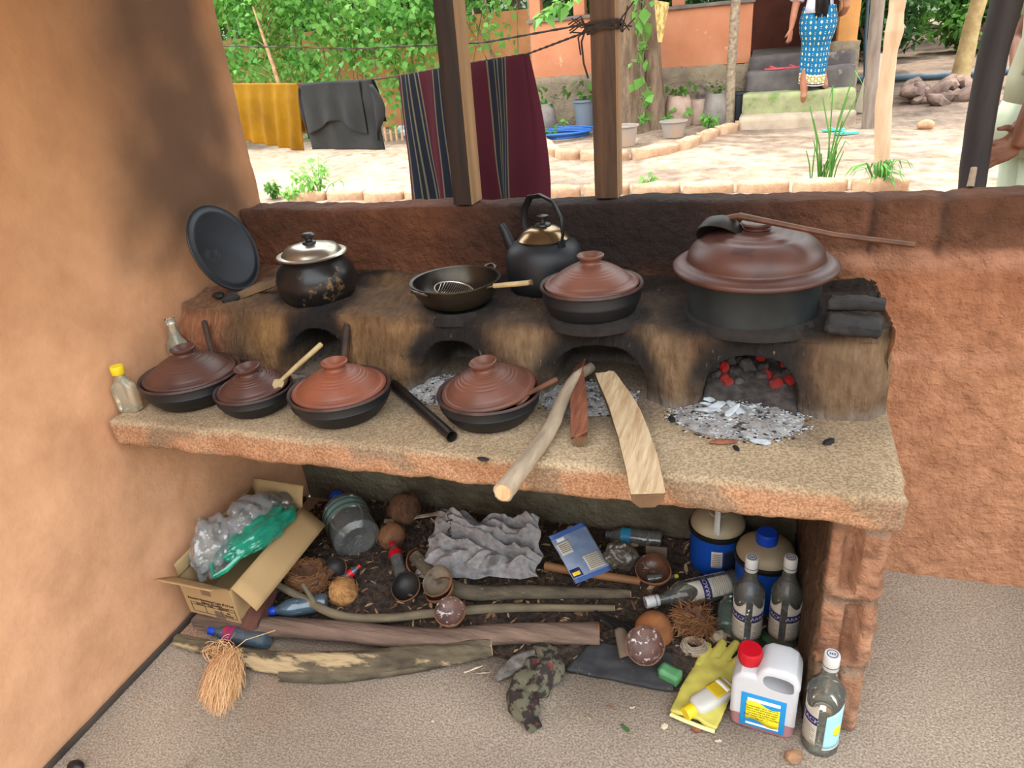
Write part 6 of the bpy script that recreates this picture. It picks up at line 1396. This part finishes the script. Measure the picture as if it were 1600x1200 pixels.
g.blob(V(2.12, 7.222, 2.135), (.014, .018, .020), 2); g.blob(V(2.046, 7.12, 2.14), (.010, .018, .026), 2); g.blob(V(2.194, 7.12, 2.14), (.010, .018, .026), 2)
# arms
g.tube([V(1.99, 7.08, 1.925), V(1.935, 7.06, 1.86), V(1.895, 7.02, 1.70), V(1.872, 7.0, 1.585), V(1.862, 6.97, 1.50), V(1.848, 6.95, 1.40)], [.052, .050, .043, .036, .034, .023], 14)
g.tube([V(2.25, 7.08, 1.925), V(2.305, 7.06, 1.86), V(2.350, 7.03, 1.70), V(2.372, 7.02, 1.575), V(2.36, 7.12, 1.52), V(2.32, 7.24, 1.49)], [.052, .050, .043, .037, .034, .023], 14)
def hand_to(g, w_, d, side, sc=1.0, spread=.2, curl=.25, nrm=None):
    # wrist w_, direction d, side vector across the palm (towards the thumb)
    d = d.normalized(); s_ = (side - d * side.dot(d)).normalized(); n_ = d.cross(s_)
    g.tube([w_ - d * .01 * sc, w_ + d * .03 * sc, w_ + d * .065 * sc, w_ + d * .085 * sc], [.022 * sc, .030 * sc, .034 * sc, .030 * sc], 14, flat=.55) if False else None
    for k in range(4):
        off = (1.5 - k) * .0185 * sc; b = w_ + d * .075 * sc + s_ * off
        g.tube([w_ + s_ * off * .5, w_ + d * .04 * sc + s_ * off * .85, b], [.013 * sc, .014 * sc, .0115 * sc], 10)
        L_ = (.066, .074, .070, .054)[k] * sc; dd = (d + s_ * (1.5 - k) * spread * .35).normalized()
        p1 = b + dd * L_ * .42; p2 = p1 + (dd + n_ * curl).normalized() * L_ * .33; p3 = p2 + (dd + n_ * curl * 2).normalized() * L_ * .25
        g.tube([b, p1, p2, p3], [.0098 * sc, .0090 * sc, .0082 * sc, .0058 * sc], 10)
    g.tube([w_ + d * .012 * sc + s_ * .016 * sc, w_ + d * .04 * sc + s_ * .044 * sc, w_ + d * .066 * sc + s_ * .058 * sc + n_ * .01 * sc, w_ + d * .088 * sc + s_ * .062 * sc + n_ * .018 * sc], [.014 * sc, .0115 * sc, .010 * sc, .0065 * sc], 10)
hand_to(g, V(1.847, 6.948, 1.40), Vector((-.05, -.05, -1)), Vector((-.6, -.8, 0)), .95, .5, .3)
hand_to(g, V(2.32, 7.24, 1.49), Vector((-.8, .6, .0)), Vector((0, 0, 1)), .9, .2, .6)
# legs and bare feet
g.tube([V(2.17, 7.05, 1.48), V(2.17, 7.10, 1.20), V(2.19, 7.08, .98), V(2.235, 7.06, .86)], [.09, .07, .05, .034], 14)
g.tube([V(2.06, 7.05, 1.48), V(2.06, 7.04, 1.12), V(2.03, 6.99, .90), V(2.03, 6.93, .735)], [.10, .072, .052, .031], 14)
def foot(g, h, d, up, sc=1.0):
    d = d.normalized(); s_ = d.cross(up).normalized()
    g.tube([h - d * .022 * sc + up * .028 * sc, h + up * .034 * sc, h + d * .06 * sc + up * .034 * sc, h + d * .12 * sc + up * .022 * sc, h + d * .16 * sc + up * .014 * sc], [.024 * sc, .031 * sc, .031 * sc, .030 * sc, .022 * sc], 12)
    for k in range(5): g.tube([h + d * .14 * sc + s_ * (k - 2) * .0155 * sc + up * .013 * sc, h + d * (.195 - abs(k - 1) * .007) * sc + s_ * (k - 2) * .017 * sc + up * .010 * sc], [.0105 * sc, .008 * sc], 8)
foot(g, V(2.24, 7.03, .790), Vector((.08, 1, 0)), Vector((0, 0, 1)))
foot(g, V(2.03, 6.885, .715), Vector((0, .62, -.78)), Vector((0, .78, .62)))
g.tube([V(2.03, 6.93, .745), V(2.03, 6.905, .725)], [.031, .030], 12); g.tube([V(2.24, 7.06, .87), V(2.24, 7.05, .82)], [.034, .033], 12)
ob = g.build('body', m_skin, W, ang=180); bake(ob, [('REMESH', dict(mode='VOXEL', voxel_size=.0062)), ('SMOOTH', dict(iterations=3))])
g = G()
for s_ in (-1, 1): g.blob(V(2.12 + s_ * .030, 7.212, 2.165), (.012, .008, .008), 2)
g.build('eyes', mat('eye_white', (230, 226, 220), bump=0), W); g = G(); g.tube([V(2.095, 7.212, 2.10), V(2.12, 7.222, 2.098), V(2.145, 7.212, 2.10)], [.004, .007, .004], 8); g.build('mouth', mat('lips', (150, 78, 70), bump=0), W)
# blouse
g = G(); g.tube([V(2.115, 7.05, 1.535), V(2.115, 7.05, 1.60), V(2.12, 7.06, 1.70), V(2.12, 7.07, 1.82), V(2.12, 7.085, 1.92), V(2.12, 7.09, 1.965)], [.168, .155, .140, .158, .145, .075], 28, flat=.74, fn=lambda u, a: .03 * math.sin(a * 7 + u * 9))
g.tube([V(2.02, 7.08, 1.93), V(1.935, 7.06, 1.87), V(1.90, 7.03, 1.74), V(1.885, 7.015, 1.66)], [.062, .063, .062, .070], 18, fn=lambda u, a: .05 * math.sin(a * 5))
g.tube([V(2.22, 7.08, 1.93), V(2.305, 7.06, 1.87), V(2.345, 7.035, 1.74), V(2.362, 7.025, 1.64)], [.062, .063, .062, .070], 18, fn=lambda u, a: .05 * math.sin(a * 5))
g.build('blouse', mat('white_blouse', (222, 222, 234), (196, 198, 220), ns=12, rough=.9, bump=.2), W, ang=180)
# skirt
def hexp(u, v):
    a = u * 2 * PI; z = 1.60 - .745 * v; z += (.03 * math.sin(a - .6) * v)
    cx = 2.115 - .015 * v; cy = 7.055 + .0 * v; rx = .158 + .035 * math.sin(PI * min(1, v * 2.2)) - .028 * v; ry = .115 + .05 * math.sin(PI * min(1, v * 2)) + .02 * v
    k = 1 + (.05 * v + .012) * math.sin(a * 5 + 1 + 2 * v) + .03 * v * math.sin(a * 11)
    return (cx + rx * k * math.cos(a) - o0.x, cy + ry * k * math.sin(a) - o0.y, z - o0.z)
cols = []; vs = []; fs = []; nu, nv = 300, 260; BL = lin((0, 104, 150)); CR = lin((236, 228, 190)); GO = lin((196, 176, 92)); DK = lin((30, 34, 60)); WH = lin((200, 196, 220))
for i in range(nu + 1):
    for j in range(nv + 1):
        u, v = i / nu, j / nv; vs.append(hexp(u, v)); c = BL; X = u * 11; Y = v * 7.5
        if v < .86:
            for ox, oy in ((0, 0), (.5, .5)):
                fx = (X + ox) % 1 - .5; fy_ = (Y + oy) % 1 - .5
                d = abs(fx) * 1.4 + abs(fy_) * 1.0
                if d < .17: c = CR
                if d < .07: c = GO
            for ox, oy in ((0, .5), (.5, 0)):
                fx = (X + ox) % 1 - .5; fy_ = (Y + oy) % 1 - .5
                if abs(fx) < .06 and .05 < abs(fy_) < .10 : c = CR
                if abs(fx) < .05 and abs(fy_) < .04: c = DK
        elif v < .975:
            q = math.sin(X * 7) * math.sin((v - .86) * 110); c = GO if q > -.1 else CR
            if abs(q) < .12: c = DK
            if v < .87: c = CR
        else: c = DK if v < .988 else WH
        cols.append(c)
for i in range(nu):
    for j in range(nv): a = i * (nv + 1) + j; fs.append((a, a + nv + 1, a + nv + 2, a + 1))
g = G(); g.add(vs, fs); it = iter(cols); g.build('long_skirt', sarong_mat(), W, ang=180, colfn=lambda p: next(it), fix=False)
# hair
g = G(); g.blob(V(2.12, 7.105, 2.175), (.088, .092, .105), 3); R_ = random.Random(3)
for k in range(46):
    x = R_.uniform(-.075, .075); e = V(2.125 + x * .75 + R_.gauss(0, .012), 6.895 + R_.uniform(0, .02), R_.uniform(1.45, 1.60))
    g.tube([V(2.12 + x, 7.04, 2.20), V(2.12 + x * 1.1, 6.99, 2.05), V(2.12 + x * .95 + R_.gauss(0, .01), 6.945, 1.88), V(2.125 + x * .8, 6.92, 1.75), e], [.018, .019, .018, .016, .007], 6, flat=.7)
g.build('hair', m_hair, W, ang=180)

# man at the right edge, seen from behind his left... facing right with hands behind his back
gm = gz(.6); M_ = thing('person', 'person in grey-green shirt and pale trousers at the right edge, hands clasped behind the back', 'person', (2.385, .62, gm))
o0 = Vector(M_.location); Zg = gm
wr = aty(1590, 232, .42); el = aty(1622, 165, .44)
g = G()
def ell(g, rows, n=28):
    rings = [[(x + rx * math.cos(2 * PI * k / n) - o0.x, y + ry * math.sin(2 * PI * k / n) - o0.y, z - o0.z) for k in range(n)] for x, y, z, rx, ry in rows]; return loft(g, rings)
cx, cy = 2.385, .62
ell(g, [(cx, cy, Zg + .86, .125, .165), (cx + .0, cy, Zg + .96, .130, .17), (cx + .01, cy, Zg + 1.08, .115, .15), (cx + .01, cy, Zg + 1.22, .120, .165), (cx, cy, Zg + 1.36, .115, .19), (cx, cy, Zg + 1.43, .08, .15), (cx, cy, Zg + 1.47, .055, .06), (cx + .01, cy, Zg + 1.52, .055, .055)])
g.blob(Vector((cx + .03, cy, Zg + 1.62)) - o0, (.10, .078, .118), 3); g.blob(Vector((cx + .132, cy, Zg + 1.60)) - o0, (.018, .016, .022), 2)
for s_ in (-1, 1): g.blob(Vector((cx + .02, cy + s_ * .080, Zg + 1.61)) - o0, (.020, .010, .030), 2)
for s_ in (-1, 1):
    g.tube([Vector(p) - o0 for p in ((cx, cy + s_ * .09, Zg + .92), (cx + .01, cy + s_ * .10, Zg + .50), (cx, cy + s_ * .10, Zg + .10))], [.09, .062, .042], 14)
    foot(g, Vector((cx - .02, cy + s_ * .10, Zg + .002)) - o0, Vector((1, 0, 0)), Vector((0, 0, 1)), 1.15)
    g.tube([Vector((cx, cy + s_ * .10, Zg + .12)) - o0, Vector((cx - .01, cy + s_ * .10, Zg + .05)) - o0], [.042, .04], 12)
g.tube([Vector((cx, cy - .17, Zg + 1.40)) - o0, Vector((cx - .02, cy - .215, Zg + 1.28)) - o0, el - o0 + Vector((0.02, 0, .05)), el - o0, el.lerp(wr, .4) - o0, wr - o0], [.055, .050, .038, .036, .033, .023], 16)
w2 = wr + Vector((.03, .07, .02)); e2 = Vector((cx - .07, cy + .25, Zg + 1.08))
g.tube([Vector((cx, cy + .17, Zg + 1.40)) - o0, Vector((cx - .02, cy + .215, Zg + 1.28)) - o0, e2 - o0, e2.lerp(w2, .5) - o0, w2 - o0], [.055, .052, .044, .038, .028], 16)
dirh = (aty(1548, 246, .42) - wr)
hand_to(g, wr - o0, dirh, Vector((0, .1, 1)), .66, .45, -.15)
hand_to(g, w2 - o0, Vector((-.7, -.6, -.3)), Vector((0, 0, 1)), .9, .3, .4)
ob = g.build('body', m_skind, M_, ang=180); bake(ob, [('REMESH', dict(mode='VOXEL', voxel_size=.0042)), ('SMOOTH', dict(iterations=4))])
g = G(); ell(g, [(cx - .005, cy, Zg + .90, .155, .195), (cx - .01, cy, Zg + 1.0, .152, .19), (cx - .005, cy, Zg + 1.1, .140, .18), (cx - .01, cy, Zg + 1.24, .150, .19), (cx - .01, cy, Zg + 1.37, .140, .205), (cx, cy, Zg + 1.435, .10, .165), (cx, cy, Zg + 1.475, .065, .07)])
g.tube([Vector((cx, cy - .16, Zg + 1.40)) - o0, Vector((cx - .02, cy - .215, Zg + 1.28)) - o0, el - o0 + Vector((0.012, 0, .055))], [.068, .072, .070], 20); g.tube([Vector((cx, cy + .16, Zg + 1.40)) - o0, Vector((cx - .02, cy + .22, Zg + 1.28)) - o0, Vector((cx - .04, cy + .24, Zg + 1.15)) - o0], [.066, .07, .072], 20)
g.build('shirt', mat('grey_green_shirt', (170, 172, 146), (150, 152, 128), ns=5, rough=.9, bump=.2), M_, ang=180)
g = G(); ell(g, [(cx - .01, cy, Zg + .80, .165, .20), (cx - .01, cy, Zg + .90, .162, .198), (cx - .005, cy, Zg + .955, .150, .188)])
for s_ in (-1, 1): g.tube([Vector(p) - o0 for p in ((cx - .01, cy + s_ * .085, Zg + .88), (cx, cy + s_ * .10, Zg + .50), (cx - .005, cy + s_ * .10, Zg + .09))], [.115, .095, .08], 20)
g.build('trousers', mat('pale_trousers', (188, 200, 176), (170, 182, 160), ns=4, rough=.9, bump=.2), M_, ang=180)
g = G(); g.blob(Vector((cx - .005, cy, Zg + 1.65)) - o0, (.105, .086, .105), 3, fn=lambda p: Vector((p.x, p.y, max(p.z, -.35)))); g.build('hair', m_hair, M_, ang=60)
g = G()
for s_ in (-1, 1): g.blob(Vector((cx + .118, cy + s_ * .030, Zg + 1.635)) - o0, (.008, .012, .008), 2)
g.build('eyes', bpy.data.materials['eye_white'], M_); g = G(); g.tube([Vector((cx + .122, cy + q, Zg + 1.565)) - o0 for q in (-.022, 0, .022)], [.004, .007, .004], 8); g.build('mouth', bpy.data.materials['lips'], M_)
